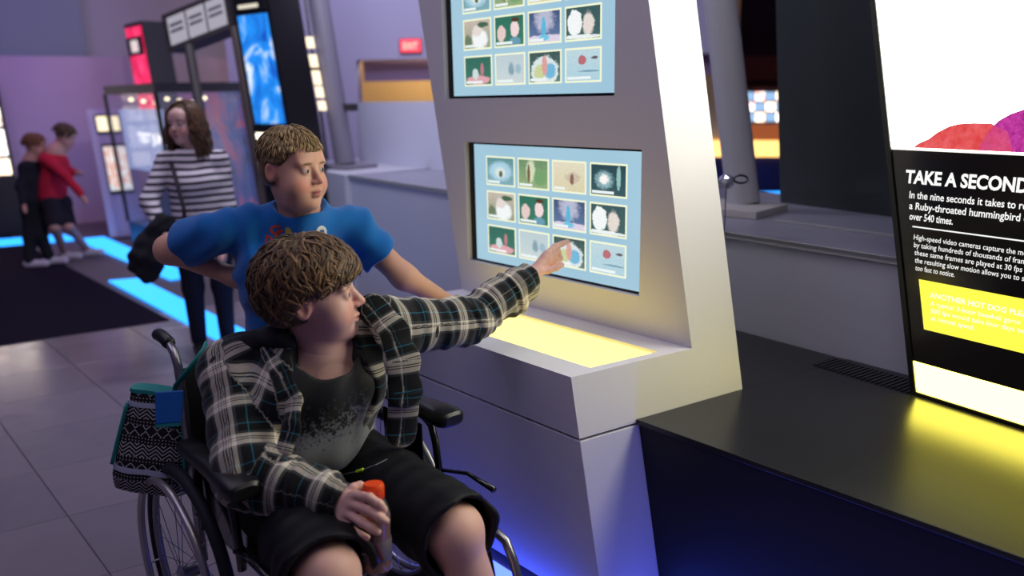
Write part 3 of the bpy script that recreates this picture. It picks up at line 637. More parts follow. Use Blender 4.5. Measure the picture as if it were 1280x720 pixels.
# ------------------------------------------------------------------ wheelchair
CY = 0.955; AX = -2.06
chair = thing('wheelchair', (AX + 0.2, CY, 0), 'black manual wheelchair with silver handrims carrying the boy in plaid', 'wheelchair')
m_tyre = mat('tyre_rubber', srgb(26, 26, 30), 0.7, bump=0.3, bscale=200, bdist=0.001)
m_rim = mat('wheel_rim', srgb(150, 150, 158), 0.35, metal=0.8)
m_hrim = mat('handrim_alloy', srgb(176, 172, 172), 0.32, metal=0.75)
m_spoke = mat('spoke_steel', srgb(130, 130, 136), 0.3, metal=1.0)
m_frame = mat('chair_frame_black', srgb(16, 17, 20), 0.22, spec=0.6, coat=0.4)
m_silver = mat('chair_tube_silver', srgb(160, 158, 160), 0.3, metal=0.9)
m_vinyl = mat('armrest_vinyl', srgb(18, 18, 19), 0.38, bump=0.15, bscale=220, bdist=0.001)
m_sling = mat('sling_nylon', srgb(17, 17, 20), 0.75, bump=0.3, bscale=400, bdist=0.001)
def circ(c, r, n=56, ph=0.0): return [Vector(c) + Vector((math.cos(t), 0, math.sin(t))) * r for t in np.linspace(ph, ph + 2 * math.pi, n + 1)[:-1]]
for s in (-1, 1):
    yt = CY + s * 0.315; c = Vector((AX, yt, 0.303))
    wh = MB().tube(circ(c, 0.286), 0.0165, 10, closed=True).build('tyre', m_tyre, chair, smooth=True)
    MB().tube(circ(c, 0.268), 0.0095, 8, closed=True).build('rim', m_rim, wh, smooth=True)
    hc = c + Vector((0, s * 0.042, 0))
    MB().tube(circ(hc, 0.266), 0.0105, 12, closed=True).build('handrim', m_hrim, wh, smooth=True)
    for k in range(6):
        t = k * math.pi / 3 + 0.3; d = Vector((math.cos(t), 0, math.sin(t)))
        MB().tube([c + d * 0.266, hc + d * 0.264], 0.004, 6).build('handrim_tab', m_rim, wh)
    MB().lathe([(0.001, -.035), (.016, -.035), (.024, -.026), (.020, -.02), (.020, .02), (.024, .026), (.016, .035), (.001, .035)], c, (0, 1, 0), 20).build('hub', m_rim, wh, smooth='auto')
    for k in range(24):
        t = 2 * math.pi * k / 24; t2 = t + (0.35 if k % 2 else -0.35); q = 0.024 * (1 if k % 4 < 2 else -1)
        MB().tube([c + Vector((math.cos(t2) * .022, q, math.sin(t2) * .022)), c + Vector((math.cos(t) * .262, 0, math.sin(t) * .262))], 0.0012, 5).build('spoke', m_spoke, wh)
    # side frame, back cane with push handle, armrest
    yf = CY + s * 0.268
    MB().tube([(-2.09, yf, 0.30), (-2.10, yf, 0.60), (-2.105, yf, 0.80), (-2.112, yf, 0.865), (-2.13, yf, 0.903), (-2.16, yf, 0.920), (-2.19, yf, 0.926)], 0.0115, 10).build('back_cane', m_silver, chair, smooth=True)
    g = MB().tube([(-2.155, yf, 0.920), (-2.165, yf, 0.922), (-2.20, yf, 0.929), (-2.235, yf, 0.930), (-2.25, yf, 0.927)], [0.015, 0.0175, 0.017, 0.0185, 0.016], 12).build('push_handle', m_vinyl, chair, smooth=True)
    MB().tube([(-2.09, yf, 0.44), (-1.72, yf, 0.455), (-1.60, yf, 0.45), (-1.53, yf, 0.42), (-1.49, yf, 0.36), (-1.455, yf, 0.22), (-1.43, yf, 0.13)], 0.0125, 10).build('seat_rail', m_frame, chair, smooth=True)
    MB().tube([(-2.09, yf, 0.25), (-1.75, yf, 0.25), (-1.62, yf, 0.26), (-1.55, yf, 0.34), (-1.52, yf, 0.41)], 0.0125, 10).build('lower_rail', m_frame, chair, smooth=True)
    ya = CY + s * 0.300
    MB().tube([(-1.97, ya, 0.46), (-1.97, ya, 0.645), (-1.95, ya, 0.655), (-1.80, ya, 0.652), (-1.765, ya, 0.635), (-1.748, ya, 0.59), (-1.735, ya, 0.50), (-1.73, ya, 0.45)], 0.011, 10).build('armrest_tube', m_frame, chair, smooth=True)
    pd_ = MB(); pr = [(-2.03, .022, .010), (-2.02, .028, .016), (-1.95, .031, .019), (-1.82, .033, .021), (-1.73, .042, .025), (-1.68, .043, .025), (-1.662, .038, .021), (-1.655, .028, .013)]
    n = 18; vs = []; fs = []
    for (x, hw, hh) in pr:
        for j in range(n):
            t = 2 * math.pi * j / n; cc, ss = math.cos(t), math.sin(t)
            vs.append((x, ya + hw * math.copysign(abs(cc) ** .6, cc), 0.683 + hh * math.copysign(abs(ss) ** .6, ss)))
    for i in range(len(pr) - 1):
        for j in range(n): fs.append((i * n + j, i * n + (j + 1) % n, (i + 1) * n + (j + 1) % n, (i + 1) * n + j))
    fs += [tuple(range(n - 1, -1, -1)), tuple((len(pr) - 1) * n + j for j in range(n))]
    pd_.add(vs, fs).build('armrest_pad', m_vinyl, chair, smooth='auto')
    o = MB().box((-1.89, CY + s * 0.284, 0.55), (0.20, 0.005, 0.17)).build('side_guard', m_frame, chair, bevel=0.002)
    MB().tube([(-1.74, ya + s * .01, 0.50), (-1.62, ya + s * .014, 0.53), (-1.51, ya + s * .016, 0.52)], [0.006, 0.006, 0.009], 8).build('brake_lever', m_frame, chair, smooth=True)
    # caster with fork
    cc_ = Vector((-1.60, CY + s * 0.255, 0.075))
    cs = MB().tube(circ(cc_, 0.055, 28), 0.0195, 10, closed=True).build('caster_wheel', m_tyre, chair, smooth=True)
    MB().lathe([(.001, -.014), (.045, -.014), (.045, .014), (.001, .014)], cc_, (0, 1, 0), 20).build('caster_core', m_rim, cs, smooth='auto')
    MB().tube([cc_ + Vector((0, .026, 0)), cc_ + Vector((.012, .026, .085)), cc_ + Vector((.02, 0, .105)), cc_ + Vector((.012, -.026, .085)), cc_ + Vector((0, -.026, 0))], 0.007, 8).build('caster_fork', m_frame, chair, smooth=True)
    MB().tube([cc_ + Vector((.02, 0, .10)), cc_ + Vector((.02, 0, .20))], 0.012, 8).build('caster_stem', m_silver, chair, smooth='auto')
    # swing-away legrest with footplate: silver tube that curves down in front
    yl = CY + s * 0.262
    MB().tube([(-1.50, yl, 0.435), (-1.45, yl, 0.447), (-1.405, yl, 0.435), (-1.375, yl, 0.39), (-1.345, yl, 0.30), (-1.30, yl, 0.14)], 0.0125, 10).build('legrest_tube', m_silver, chair, smooth=True)
    MB().box((-1.25, CY + s * 0.17, 0.115), (0.17, 0.16, 0.014), R=Matrix.Rotation(-0.2, 3, 'Y')).build('footplate', m_frame, chair, bevel=0.003)
    MB().tube([(-1.30, yl, 0.14), (-1.29, CY + s * 0.20, 0.118)], 0.009, 8).build('footplate_bar', m_silver, chair)
# seat and back slings, cross brace
def sheet(name, f, nu, nv, m, parent, th):
    vs = []; fs = []
    for k in (0, 1):
        for i in range(nu + 1):
            for j in range(nv + 1):
                p, n = f(i / nu, j / nv); vs.append(Vector(p) + Vector(n) * (th * k))
    q = (nu + 1) * (nv + 1)
    for i in range(nu):
        for j in range(nv):
            a = i * (nv + 1) + j; fs.append((a, a + 1, a + nv + 2, a + nv + 1)); fs.append((q + a, q + a + nv + 1, q + a + nv + 2, q + a + 1))
    for i in range(nu):
        for j in (0, nv):
            a = i * (nv + 1) + j; fs.append((a, a + nv + 1, q + a + nv + 1, q + a))
    for j in range(nv):
        for i in (0, nu):
            a = i * (nv + 1) + j; fs.append((a, a + 1, q + a + 1, q + a))
    return MB().add(vs, fs).build(name, m, parent, smooth='auto')
sheet('seat_sling', lambda u, v: ((-2.07 + u * 0.46, CY - .268 + v * .536, 0.462 - 0.018 * math.sin(math.pi * v)), (0, 0, 1)), 6, 10, m_sling, chair, 0.012)
sheet('back_sling', lambda u, v: ((-2.105 - u * 0.035 - 0.025 * math.sin(math.pi * v), CY - .268 + v * .536, 0.50 + u * 0.345), (-1, 0, 0)), 6, 10, m_sling, chair, 0.010)
for s in (-1, 1): MB().tube([(-1.85, CY - s * .26, 0.25), (-1.85, CY + s * .26, 0.445)], 0.011, 8).build('cross_brace', m_frame, chair, smooth=True)
MB().box((-1.78, CY - 0.272, 0.505), (0.045, 0.004, 0.032), R=Matrix.Rotation(.15, 3, 'Y')).build('care_tag', mat('tag_white', srgb(196, 196, 204), .6), chair)

# ------------------------------------------------------------------ patterned bag on the right push handle
def bag_mat():
    m = mat('bag_print', srgb(18, 18, 20), 0.85); t = NT(m); b = t.n['Principled BSDF']
    uv = t.attr('puv'); s = t.sep(uv); u, v = s[0], s[1]
    def tri(x, per): return t.math('ABSOLUTE', t.math('SUBTRACT', t.math('FRACT', t.math('DIVIDE', x, per)), 0.5))
    zig = t.math('SUBTRACT', t.math('FRACT', t.math('DIVIDE', t.math('ADD', v, t.math('MULTIPLY', tri(u, 0.036), 0.030)), 0.0105)), 0.5)
    zg = t.math('LESS_THAN', t.math('ABSOLUTE', zig), 0.17)
    dia = t.math('LESS_THAN', t.math('ABSOLUTE', t.math('SUBTRACT', t.math('ADD', tri(u, 0.030), tri(v, 0.030)), 0.42)), 0.055)
    dots = t.math('LESS_THAN', t.math('ADD', t.math('POWER', tri(u, 0.009), 2), t.math('POWER', tri(v, 0.009), 2)), 0.035)
    band = t.math('FRACT', t.math('DIVIDE', v, 0.105))
    f = t.mix(t.math('LESS_THAN', band, 0.36), t.mix(t.math('LESS_THAN', band, 0.55), t.mix(t.math('LESS_THAN', band, 0.83), dots, dia), dots), zg)
    t.l.new(t.mix(f, srgb(17, 17, 20), srgb(178, 178, 180)), b.inputs['Base Color']); return m
m_bag = bag_mat(); m_teal = mat('bag_teal', srgb(22, 128, 126), 0.6); m_zip = mat('bag_zip', srgb(170, 176, 196), 0.5)
bag = thing('tote_bag', (-2.25, 0.63, 0.48), 'black and white patterned bag with teal trim hung on the push handle', 'bag')
# local frame of the bag: width along bw, height up, depth along bd
bo = Vector((-2.235, 0.625, 0.50)); bw = (RM @ Vector((1, 0, 0))); bw = Vector((bw.x, bw.y, 0)).normalized(); bd = Vector((-bw.y, bw.x, 0))
tilt = -0.10
def bp_(a, b, c): return bo + bw * a + (UZ + bw * 0.17) * b + bd * c - UZ * (a * 0.16)
def bag_shell(sc=1.0, z0=0.0, z1=1.0, nz=14):
    vs, fs, uv = [], [], []; n = 40; Hb = 0.285
    for i in range(nz + 1):
        h = z0 + (z1 - z0) * i / nz
        hw = (0.108 - 0.038 * h ** 1.3) * (0.90 + 0.10 * min(1, h * 8)) * sc; hd = (0.070 - 0.045 * h) * (0.8 + 0.2 * min(1, h * 8)) * sc
        for j in range(n):
            t = 2 * math.pi * j / n; c_, s_ = math.cos(t), math.sin(t); p = 0.45
            x = hw * math.copysign(abs(c_) ** p, c_); y = hd * math.copysign(abs(s_) ** p, s_)
            y += 0.003 * math.sin(x * 70 + h * 9); vs.append(bp_(x, h * Hb, y)); uv.append((x + (0.2 if y > 0 else 0), h * Hb, 0))
    for i in range(nz):
        for j in range(n): fs.append((i * n + j, i * n + (j + 1) % n, (i + 1) * n + (j + 1) % n, (i + 1) * n + j))
    fs.append(tuple(range(n - 1, -1, -1))); fs.append(tuple(nz * n + j for j in range(n)))
    return vs, fs, uv
def attr_set(me, uv, name='puv'):
    a = me.attributes.new(name, 'FLOAT_VECTOR', 'POINT'); a.data.foreach_set('vector', np.asarray(uv, dtype=np.float32).ravel())
vs, fs, uv = bag_shell(); body_o = MB().add(vs, fs).build('bag_body', m_bag, bag, smooth='auto'); attr_set(body_o.data, uv)
def band(z0, z1, m, name, sc): v2, f2, _ = bag_shell(sc, z0, z1, 3); return MB().add(v2, f2).build(name, m, bag, smooth='auto')
band(0.205, 0.255, m_zip, 'lower_zip_band', 1.025); band(0.845, 0.890, m_zip, 'upper_zip_band', 1.05); band(0.975, 1.01, m_teal, 'rim_binding', 1.06)
for s in (-1, 1):
    pts = []
    for k in range(10):
        h = 0.26 + 0.60 * k / 9; pts.append(bp_(s * (0.108 - 0.038 * h ** 1.3) * 0.97, h * 0.285, -(0.070 - 0.045 * h) * 0.86))
    MB().tube(pts, 0.0055, 8).build('teal_piping', m_teal, bag, smooth=True)
st = [bp_(0.045, 0.25, -0.02), bp_(0.055, 0.29, -0.03), at(222, 480, 2.13), at(236, 462, 2.14), at(247, 448, 2.15), at(254, 438, 2.17), at(257, 430, 2.19)]
MB().tube(st, [.014] * 6 + [.012], 10, sx=0.35).build('carry_strap', m_teal, bag, smooth=True)
tg = [at(193, 490, 2.045), at(229, 488, 2.045), at(227, 528, 2.045), at(194, 531, 2.045)]
tn = (tg[1] - tg[0]).cross(tg[3] - tg[0]).normalized() * 0.006
o = MB().hexa(tg, [p + tn for p in tg]).build('luggage_tag', mat('tag_blue', srgb(24, 96, 176), 0.5), bag, bevel=0.003); o['label'] = 'blue luggage tag'
MB().hexa([p + tn * -.2 for p in (at(194, 531, 2.045), at(227, 528, 2.045), at(226, 532, 2.045), at(195, 535, 2.045))], [p + tn for p in (at(194, 531, 2.045), at(227, 528, 2.045), at(226, 532, 2.045), at(195, 535, 2.045))]).build('tag_trim', m_teal, bag)

# ------------------------------------------------------------------ drink bottle
bt = at(466.5, 604, 1.815); bb0 = at(471, 712, 1.835); bax = (bt - bb0).normalized(); bL = (bt - bb0).length
bottle = thing('drink_bottle', bb0, 'clear bottle of red drink with an orange cap held between the knees', 'bottle')
k_ = bL / 0.2
m_clear = mat('bottle_clear', (0.9, 0.9, 0.92, 1), 0.05, trans=0.0, alpha=0.10, spec=0.8)
m_drink = mat('red_drink', srgb(92, 16, 14), 0.12, spec=0.6)
m_lab = mat('bottle_label', srgb(98, 90, 98), 0.4)
pr = [(.001, 0), (.030, 0.0), (.0358, .006), (.0358, .020), (.0335, .026), (.0345, .095), (.0358, .112), (.0358, .125), (.0325, .142), (.0255, .160), (.020, .168), (.020, .178), (.001, .178)]
MB().lathe([(r * k_, h * k_) for r, h in pr], bb0, bax, 32).build('bottle_body', m_clear, bottle, smooth='auto')
MB().lathe([(.001, .003 * k_), (.033 * k_, .004 * k_), (.0342 * k_, .02 * k_), (.032 * k_, .027 * k_), (.033 * k_, .095 * k_), (.0342 * k_, .112 * k_), (.0342 * k_, .128 * k_), (.001, .1285 * k_)], bb0, bax, 28).build('red_drink', m_drink, bottle, smooth='auto')
lab = MB().lathe([(.0347 * k_, .028 * k_), (.0355 * k_, .030 * k_), (.0359 * k_, .074 * k_), (.0349 * k_, .076 * k_)], bb0, bax, 32, closed=False); lab.f = lab.f[:-2]
lo_ = lab.build('label', m_lab, bottle, smooth='auto')
u_ = bax.cross(cz_).normalized(); v_ = u_.cross(bax).normalized()
if v_.dot(cz_) < 0: v_ = -v_
def on_label(a, h): return bb0 + bax * (h * k_) + (u_ * math.sin(a) + v_ * math.cos(a)) * (0.0364 * k_)
for (a0, h0, a1, h1, wd, mm) in ((-.1, .072, .35, .032, .006, mat('label_blue', srgb(40, 50, 170), .4)), (.25, .073, .62, .034, .005, mat('label_darkred', srgb(110, 24, 26), .4)), (-.75, .05, -.45, .05, .010, mat('label_white', srgb(196, 190, 196), .4))):
    pts = [on_label(a0 + (a1 - a0) * k / 8, h0 + (h1 - h0) * k / 8) for k in range(9)]
    MB().tube(pts, wd * .5, 6, sx=0.2).build('label_mark', mm, lo_)
cp_ = MB().lathe([(.001, .166 * k_), (.0225 * k_, .166 * k_), (.0238 * k_, .168 * k_), (.0238 * k_, .196 * k_), (.0215 * k_, .2 * k_), (.001, .2 * k_)], bb0, bax, 36).build('cap', mat('cap_orange', srgb(236, 78, 26), 0.4), bottle, smooth='auto')
cp_['label'] = 'ribbed orange screw cap'
for k in range(24):
    a = 2 * math.pi * k / 24; dr = u_ * math.sin(a) + v_ * math.cos(a)
    MB().box(bb0 + bax * (.182 * k_) + dr * (.0238 * k_), (.0012, .0012, .022), R=Matrix((u_, v_, bax)).transposed()).build('cap_rib', mat('cap_orange', srgb(236, 78, 26), 0.4), cp_)
# ------------------------------------------------------------------ figures: smooth-blended volumes turned into one surface
import openvdb
from mathutils.bvhtree import BVHTree
def A3(v): return np.array([v[0], v[1], v[2]], dtype=np.float64)
class Vol:
    BG = 0.05
    def __init__(s, lo, hi, h):
        s.h = h; s.lo = A3(lo); s.n = np.ceil((A3(hi) - s.lo) / h).astype(int) + 1
        s.v = np.full(tuple(s.n), s.BG, dtype=np.float32)
    def sub(s, lo, hi):
        a = np.clip(np.floor((lo - s.lo) / s.h).astype(int), 0, s.n); b = np.clip(np.ceil((hi - s.lo) / s.h).astype(int) + 1, 0, s.n)
        if np.any(b <= a): return None
        ax = [(s.lo[i] + np.arange(a[i], b[i]) * s.h).astype(np.float32) for i in range(3)]
        return (slice(a[0], b[0]), slice(a[1], b[1]), slice(a[2], b[2])), ax[0][:, None, None], ax[1][None, :, None], ax[2][None, None, :]
    def put(s, sl, d, k, op):
        v = s.v[sl]
        if op == 'add':
            h = np.clip(0.5 + 0.5 * (v - d) / k, 0, 1); s.v[sl] = v + (d - v) * h - k * h * (1 - h)
        elif op == 'sub':
            h = np.clip(0.5 - 0.5 * (v + d) / k, 0, 1); s.v[sl] = v + (-d - v) * h + k * h * (1 - h)
        else:
            s.v[sl] = np.maximum(v, d)
        return s
    def cone(s, a, b, ra, rb, k=0.012, flat=None, f=1.0, op='add', cut0=None, cut1=None):
        """round cone a-b; flat/f squashes it along a direction; cut0/cut1 slice it flat at an end (distance past the end)"""
        a = A3(a); b = A3(b); m = max(ra, rb) * max(1, f) + k + 0.012
        r = s.sub(np.minimum(a, b) - m, np.maximum(a, b) + m)
        if r is None: return s
        sl, X, Y, Z = r; d = b - a; L2 = max(d @ d, 1e-9)
        px, py, pz = X - a[0], Y - a[1], Z - a[2]
        t = np.clip((px * d[0] + py * d[1] + pz * d[2]) / L2, 0, 1)
        qx, qy, qz = px - t * d[0], py - t * d[1], pz - t * d[2]
        if flat is not None:
            n = A3(flat); n /= np.linalg.norm(n); w = (qx * n[0] + qy * n[1] + qz * n[2]) * (1 / f - 1)
            qx, qy, qz = qx + w * n[0], qy + w * n[1], qz + w * n[2]
        D = (np.sqrt(qx * qx + qy * qy + qz * qz) - (ra + (rb - ra) * t)) * min(1.0, f)
        L = math.sqrt(L2)
        if cut1 is not None: D = np.maximum(D, (px * d[0] + py * d[1] + pz * d[2]) / L - L - cut1)
        if cut0 is not None: D = np.maximum(D, -(px * d[0] + py * d[1] + pz * d[2]) / L - cut0)
        return s.put(sl, D, k, op)
    def ell(s, c, r, R=None, k=0.012, op='add'):
        c = A3(c); r = np.array(r, dtype=np.float64); m = r.max() + k + 0.012
        q = s.sub(c - m, c + m)
        if q is None: return s
        sl, X, Y, Z = q; R = np.eye(3) if R is None else np.array(R)
        x, y, z = X - c[0], Y - c[1], Z - c[2]
        u = [(R[0, i] * x + R[1, i] * y + R[2, i] * z) / r[i] for i in range(3)]
        k0 = np.sqrt(u[0] ** 2 + u[1] ** 2 + u[2] ** 2); k1 = np.sqrt((u[0] / r[0]) ** 2 + (u[1] / r[1]) ** 2 + (u[2] / r[2]) ** 2) + 1e-9
        return s.put(sl, k0 * (k0 - 1) / k1, k, op)
    def plane(s, p, n, op='cut'):
        """cut away everything on the n side of p"""
        p = A3(p); n = A3(n); n /= np.linalg.norm(n); q = s.sub(s.lo, s.lo + s.n * s.h); sl, X, Y, Z = q
        return s.put(sl, ((X - p[0]) * n[0] + (Y - p[1]) * n[1] + (Z - p[2]) * n[2]).astype(np.float32), 0.001, 'cut')
    def each(s, fn):
        sl, X, Y, Z = s.sub(s.lo, s.lo + s.n * s.h); s.v += fn(X, Y, Z).astype(np.float32); return s
    def folds(s, amp, scale, seed=0, stretch=(1, 1, 1)):
        g = np.random.default_rng(seed)
        def fn(X, Y, Z):
            o = 0
            for k in range(7):
                d = g.normal(size=3) * np.array(stretch); d *= scale * (0.6 + 0.9 * g.random()); p = g.random() * 6.28
                w = g.normal(size=3) * scale * 0.35; q = g.random() * 6.28
                o = o + np.sin(X * d[0] + Y * d[1] + Z * d[2] + p + 1.3 * np.sin(X * w[0] + Y * w[1] + Z * w[2] + q))
            return o * (amp / 2.6)
        return s.each(fn)
    def mesh(s, smooth=1):
        v = np.clip(s.v, -s.BG, s.BG)
        for _ in range(smooth):
            for ax in range(3):
                p = np.roll(v, 1, ax); n = np.roll(v, -1, ax); v = 0.5 * v + 0.25 * (p + n)
        g = openvdb.FloatGrid(s.BG); g.copyFromArray(v.astype(np.float32)); g.transform = openvdb.createLinearTransform(s.h)
        pts, tris, quads = g.convertToPolygons(0.0, 0.0)
        return np.asarray(pts, dtype=np.float64) + s.lo, np.asarray(quads), np.asarray(tris)
def vol_for(pts, pad, h):
    P_ = np.array([A3(p) for p in pts]); return Vol(P_.min(0) - pad, P_.max(0) + pad, h)
def largest(part, frac=0.04):
    """drops stray islands of a mesher output"""
    p, q, t = part; n = len(p); lab = np.arange(n); allf = [a for a in (q, t) if len(a)]
    for _ in range(400):
        old = lab.copy()
        for a in allf:
            m = lab[a].min(1)
            for c in range(a.shape[1]): np.minimum.at(lab, a[:, c], m)
        lab = lab[lab]; lab = lab[lab]
        if np.array_equal(lab, old): break
    u, cnt = np.unique(lab, return_counts=True); keep = np.isin(lab, u[cnt >= frac * n]); idx = np.cumsum(keep) - 1
    f = lambda a: idx[a[keep[a[:, 0]]]] if len(a) else a
    return p[keep], f(q), f(t)
def sdf_obj(name, parts, m, parent=None):
    """joins mesher outputs into one smooth mesh object; returns object and vertex array"""
    V = []; F = []; o = 0
    for p, q, t in map(largest, parts):
        V.append(p)
        if len(q): F += (q + o).tolist()
        if len(t): F += (t + o).tolist()
        o += len(p)
    V = np.concatenate(V); me = bpy.data.meshes.new(name); me.from_pydata(V.tolist(), [], F)
    a = 0.0
    for f in F[::50]: p0, p1, p2 = V[f[0]], V[f[1]], V[f[2]]; a += np.dot(p0 - V.mean(0), np.cross(p1 - p0, p2 - p0))
    if a < 0: me.flip_normals()
    for mm in (m if isinstance(m, (list, tuple)) else [m]): me.materials.append(mm)
    return link(name, me, parent, True), V
def vcol(o, col, name='col'):
    a = o.data.attributes.new(name, 'FLOAT_COLOR', 'POINT'); c = np.ones((len(col), 4), dtype=np.float32); c[:, :3] = col; a.data.foreach_set('color', c.ravel())

def frame(f, roll=0.0, up=(0, 0, 1)):
    """head frame: columns = person's left, forward, up; roll > 0 leans the crown to the person's right"""
    f = unit(f); u = Vector(up); u = (u - f * u.dot(f)).normalized(); l = u.cross(f)
    u2 = u * math.cos(roll) - l * math.sin(roll); l2 = u2.cross(f)*1.0
    l2 = f.cross(u2) * -1.0
    return np.array([[l2[i], f[i], u2[i]] for i in range(3)])
class Head:
    def __init__(s, c, R, sc=1.0): s.c = A3(c); s.R = R; s.s = sc
    def p(s, x, y, z): return s.c + s.R @ (np.array([x, y, z]) * s.s)
    def local(s, V): return ((V - s.c) @ s.R) / s.s
    def e(s, G, x, y, z, r, k=0.010, op='add', rot=None):
        R = s.R if rot is None else s.R @ np.array(rot); G.ell(s.p(x, y, z), np.array(r) * s.s, R, k * s.s, op)
    def build(s, G, chub=0.0, fine=True):
        e = lambda *a, **k: s.e(G, *a, **k)
        e(0, -0.014, 0.034, (.074, .096, .082), k=.02)
        e(0, 0.028, -0.022, (.063 + chub * .006, .062, .086), k=.03)
        e(0, 0.034, -0.068, (.048 + chub * .012, .046, .040 + chub * .004), k=.03)
        e(0, 0.074, -0.097, (.021, .018, .015), k=.022)
        for q in (-1, 1):
            e(q * .037, .056, -.042, (.026 + chub * .010, .030 + chub * .004, .030 + chub * .008), k=.025)
            e(q * .030, .080, .024, (.024, .010, .008), k=.014)
        if chub: e(0, .030, -.098, (.044, .046, .022), k=.03)
        e(0, .066, .050, (.052, .026, .036), k=.03)
        if fine:
            for q in (-1, 1): e(q * .0315, .101, .004, (.019, .017, .0105), k=.012, op='sub')
            for q in (-1, 1): e(q * .031, .0805, .0035, (.0150, .0135, .0135), k=.004)
            for q in (-1, 1): e(q * .0315, .0965, .0032, (.0120, .011, .0036), k=.002, op='sub')
        G.cone(s.p(0, .088, .012), s.p(0, .111, -.026), .0070 * s.s, .0105 * s.s, .012 * s.s)
        for q in (-1, 1): e(q * .0105, .101, -.0315, (.0085, .010, .0075), k=.006)
        if fine:
            for q in (-1, 1): e(q * .0065, .1065, -.0385, (.0035, .006, .003), k=.003, op='sub')
            e(0, .093, -.0575, (.0205, .0125, .0060), k=.006); e(0, .0915, -.0705, (.0175, .0125, .0068), k=.006)
            e(0, .107, -.0636, (.0215, .016, .0011), k=.003, op='sub')
        for q in (-1, 1):
            a = 0.25 * q; rot = [[math.cos(a), -math.sin(a), 0], [math.sin(a), math.cos(a), 0], [0, 0, 1]]
            e(q * .0775, -.012, -.002, (.0085, .0195, .031), k=.006, rot=rot)
            if fine: e(q * .087, -.008, -.002, (.0085, .0115, .021), k=.005, op='sub', rot=rot)
    def paint(s, V, base, lips=(178, 96, 92), brow=(122, 88, 60), blush=(214, 128, 112)):
        b = np.array(srgb(*base)[:3]); c = np.tile(b, (len(V), 1)); L = s.local(V); x, y, z = L.T
        near = (np.abs(L).max(1) < .2)
        def lay(mask, col): c[:] = c * (1 - mask[:, None]) + np.array(srgb(*col)[:3]) * mask[:, None]
        g = lambda cx, cy, cz, rx, ry, rz: np.clip(1.6 - 1.6 * (((np.abs(x) - cx) / rx) ** 2 + ((y - cy) / ry) ** 2 + ((z - cz) / rz) ** 2), 0, 1) * near
        lay(g(.040, .075, -.040, .032, .04, .030) * .45, blush)
        lay(g(.0, .105, -.03, .02, .03, .016) * .3, blush); lay(g(.08, -.01, 0, .02, .03, .04) * .4, blush)
        lay(g(0, .10, -.064, .0205, .02, .0115) * .9, lips)
        bz = .0245 - 0.10 * (np.abs(x) - .030) ** 2 / .01
        lay(np.clip(1.5 - 1.5 * (((np.abs(x) - .031) / .020) ** 2 + ((z - bz) / .0048) ** 2), 0, 1) * (y > .06) * near * .95, brow)
        return c
    def eyes(s, parent, iris=(86, 110, 120), look=0.0):
        for q in (-1, 1):
            bm = bmesh.new(); bmesh.ops.create_uvsphere(bm, u_segments=20, v_segments=14, radius=.0128 * s.s); me = bpy.data.meshes.new('eye')
            bm.to_mesh(me); bm.free()
            for mm in (mat('eye_white', srgb(186, 178, 176), .2), mat('eye_iris_%d' % iris[0], srgb(*iris), .15), mat('eye_pupil', srgb(10, 10, 12), .1)): me.materials.append(mm)
            fw = s.R @ unit(Vector((look, 1, -0.04))); c = s.p(q * .031, .0800, .0033)
            for p in me.polygons:
                d = A3(p.center); d = d / np.linalg.norm(d) @ fw; p.material_index = 2 if d > .93 else 1 if d > .80 else 0
            co = np.empty(len(me.vertices) * 3); me.vertices.foreach_get('co', co); me.vertices.foreach_set('co', (co.reshape(-1, 3) + c).ravel())
            link('eye', me, parent, True)

def skin_mat(name):
    m = mat(name, (0.6, 0.4, 0.3, 1), 0.48, spec=0.4, sss=0.12, bump=0.05, bscale=350, bdist=0.0006); t = NT(m)
    t.l.new(t.attr('col', 'Color'), t.n['Principled BSDF'].inputs['Base Color']); return m
m_skin = skin_mat('skin')
def hair_mat(name, rough=0.42):
    m = mat(name, (0.1, 0.06, 0.03, 1), rough, spec=0.35, sheen=0.1); t = NT(m); b = t.n['Principled BSDF']
    col = t.attr('col', 'Color'); s = t.sep(t.attr('puv')); cv = t.new('ShaderNodeCombineXYZ')
    t.l.new(t.math('MULTIPLY', s[0], 3.0), cv.inputs[0]); t.l.new(t.math('MULTIPLY', s[1], 60.0), cv.inputs[1]); t.l.new(s[2], cv.inputs[2])
    n = t.noise(1.0, 3, 0.6, cv.outputs[0])
    t.l.new(t.mix(t.rng(n, .3, .7), t.mix(0.45, col, (0, 0, 0, 1)), t.mix(0.25, col, srgb(190, 150, 96))), b.inputs['Base Color'])
    t.l.new(t.bump(n, .5, .002), b.inputs['Normal']); return m
m_hair = hair_mat('hair_strands')

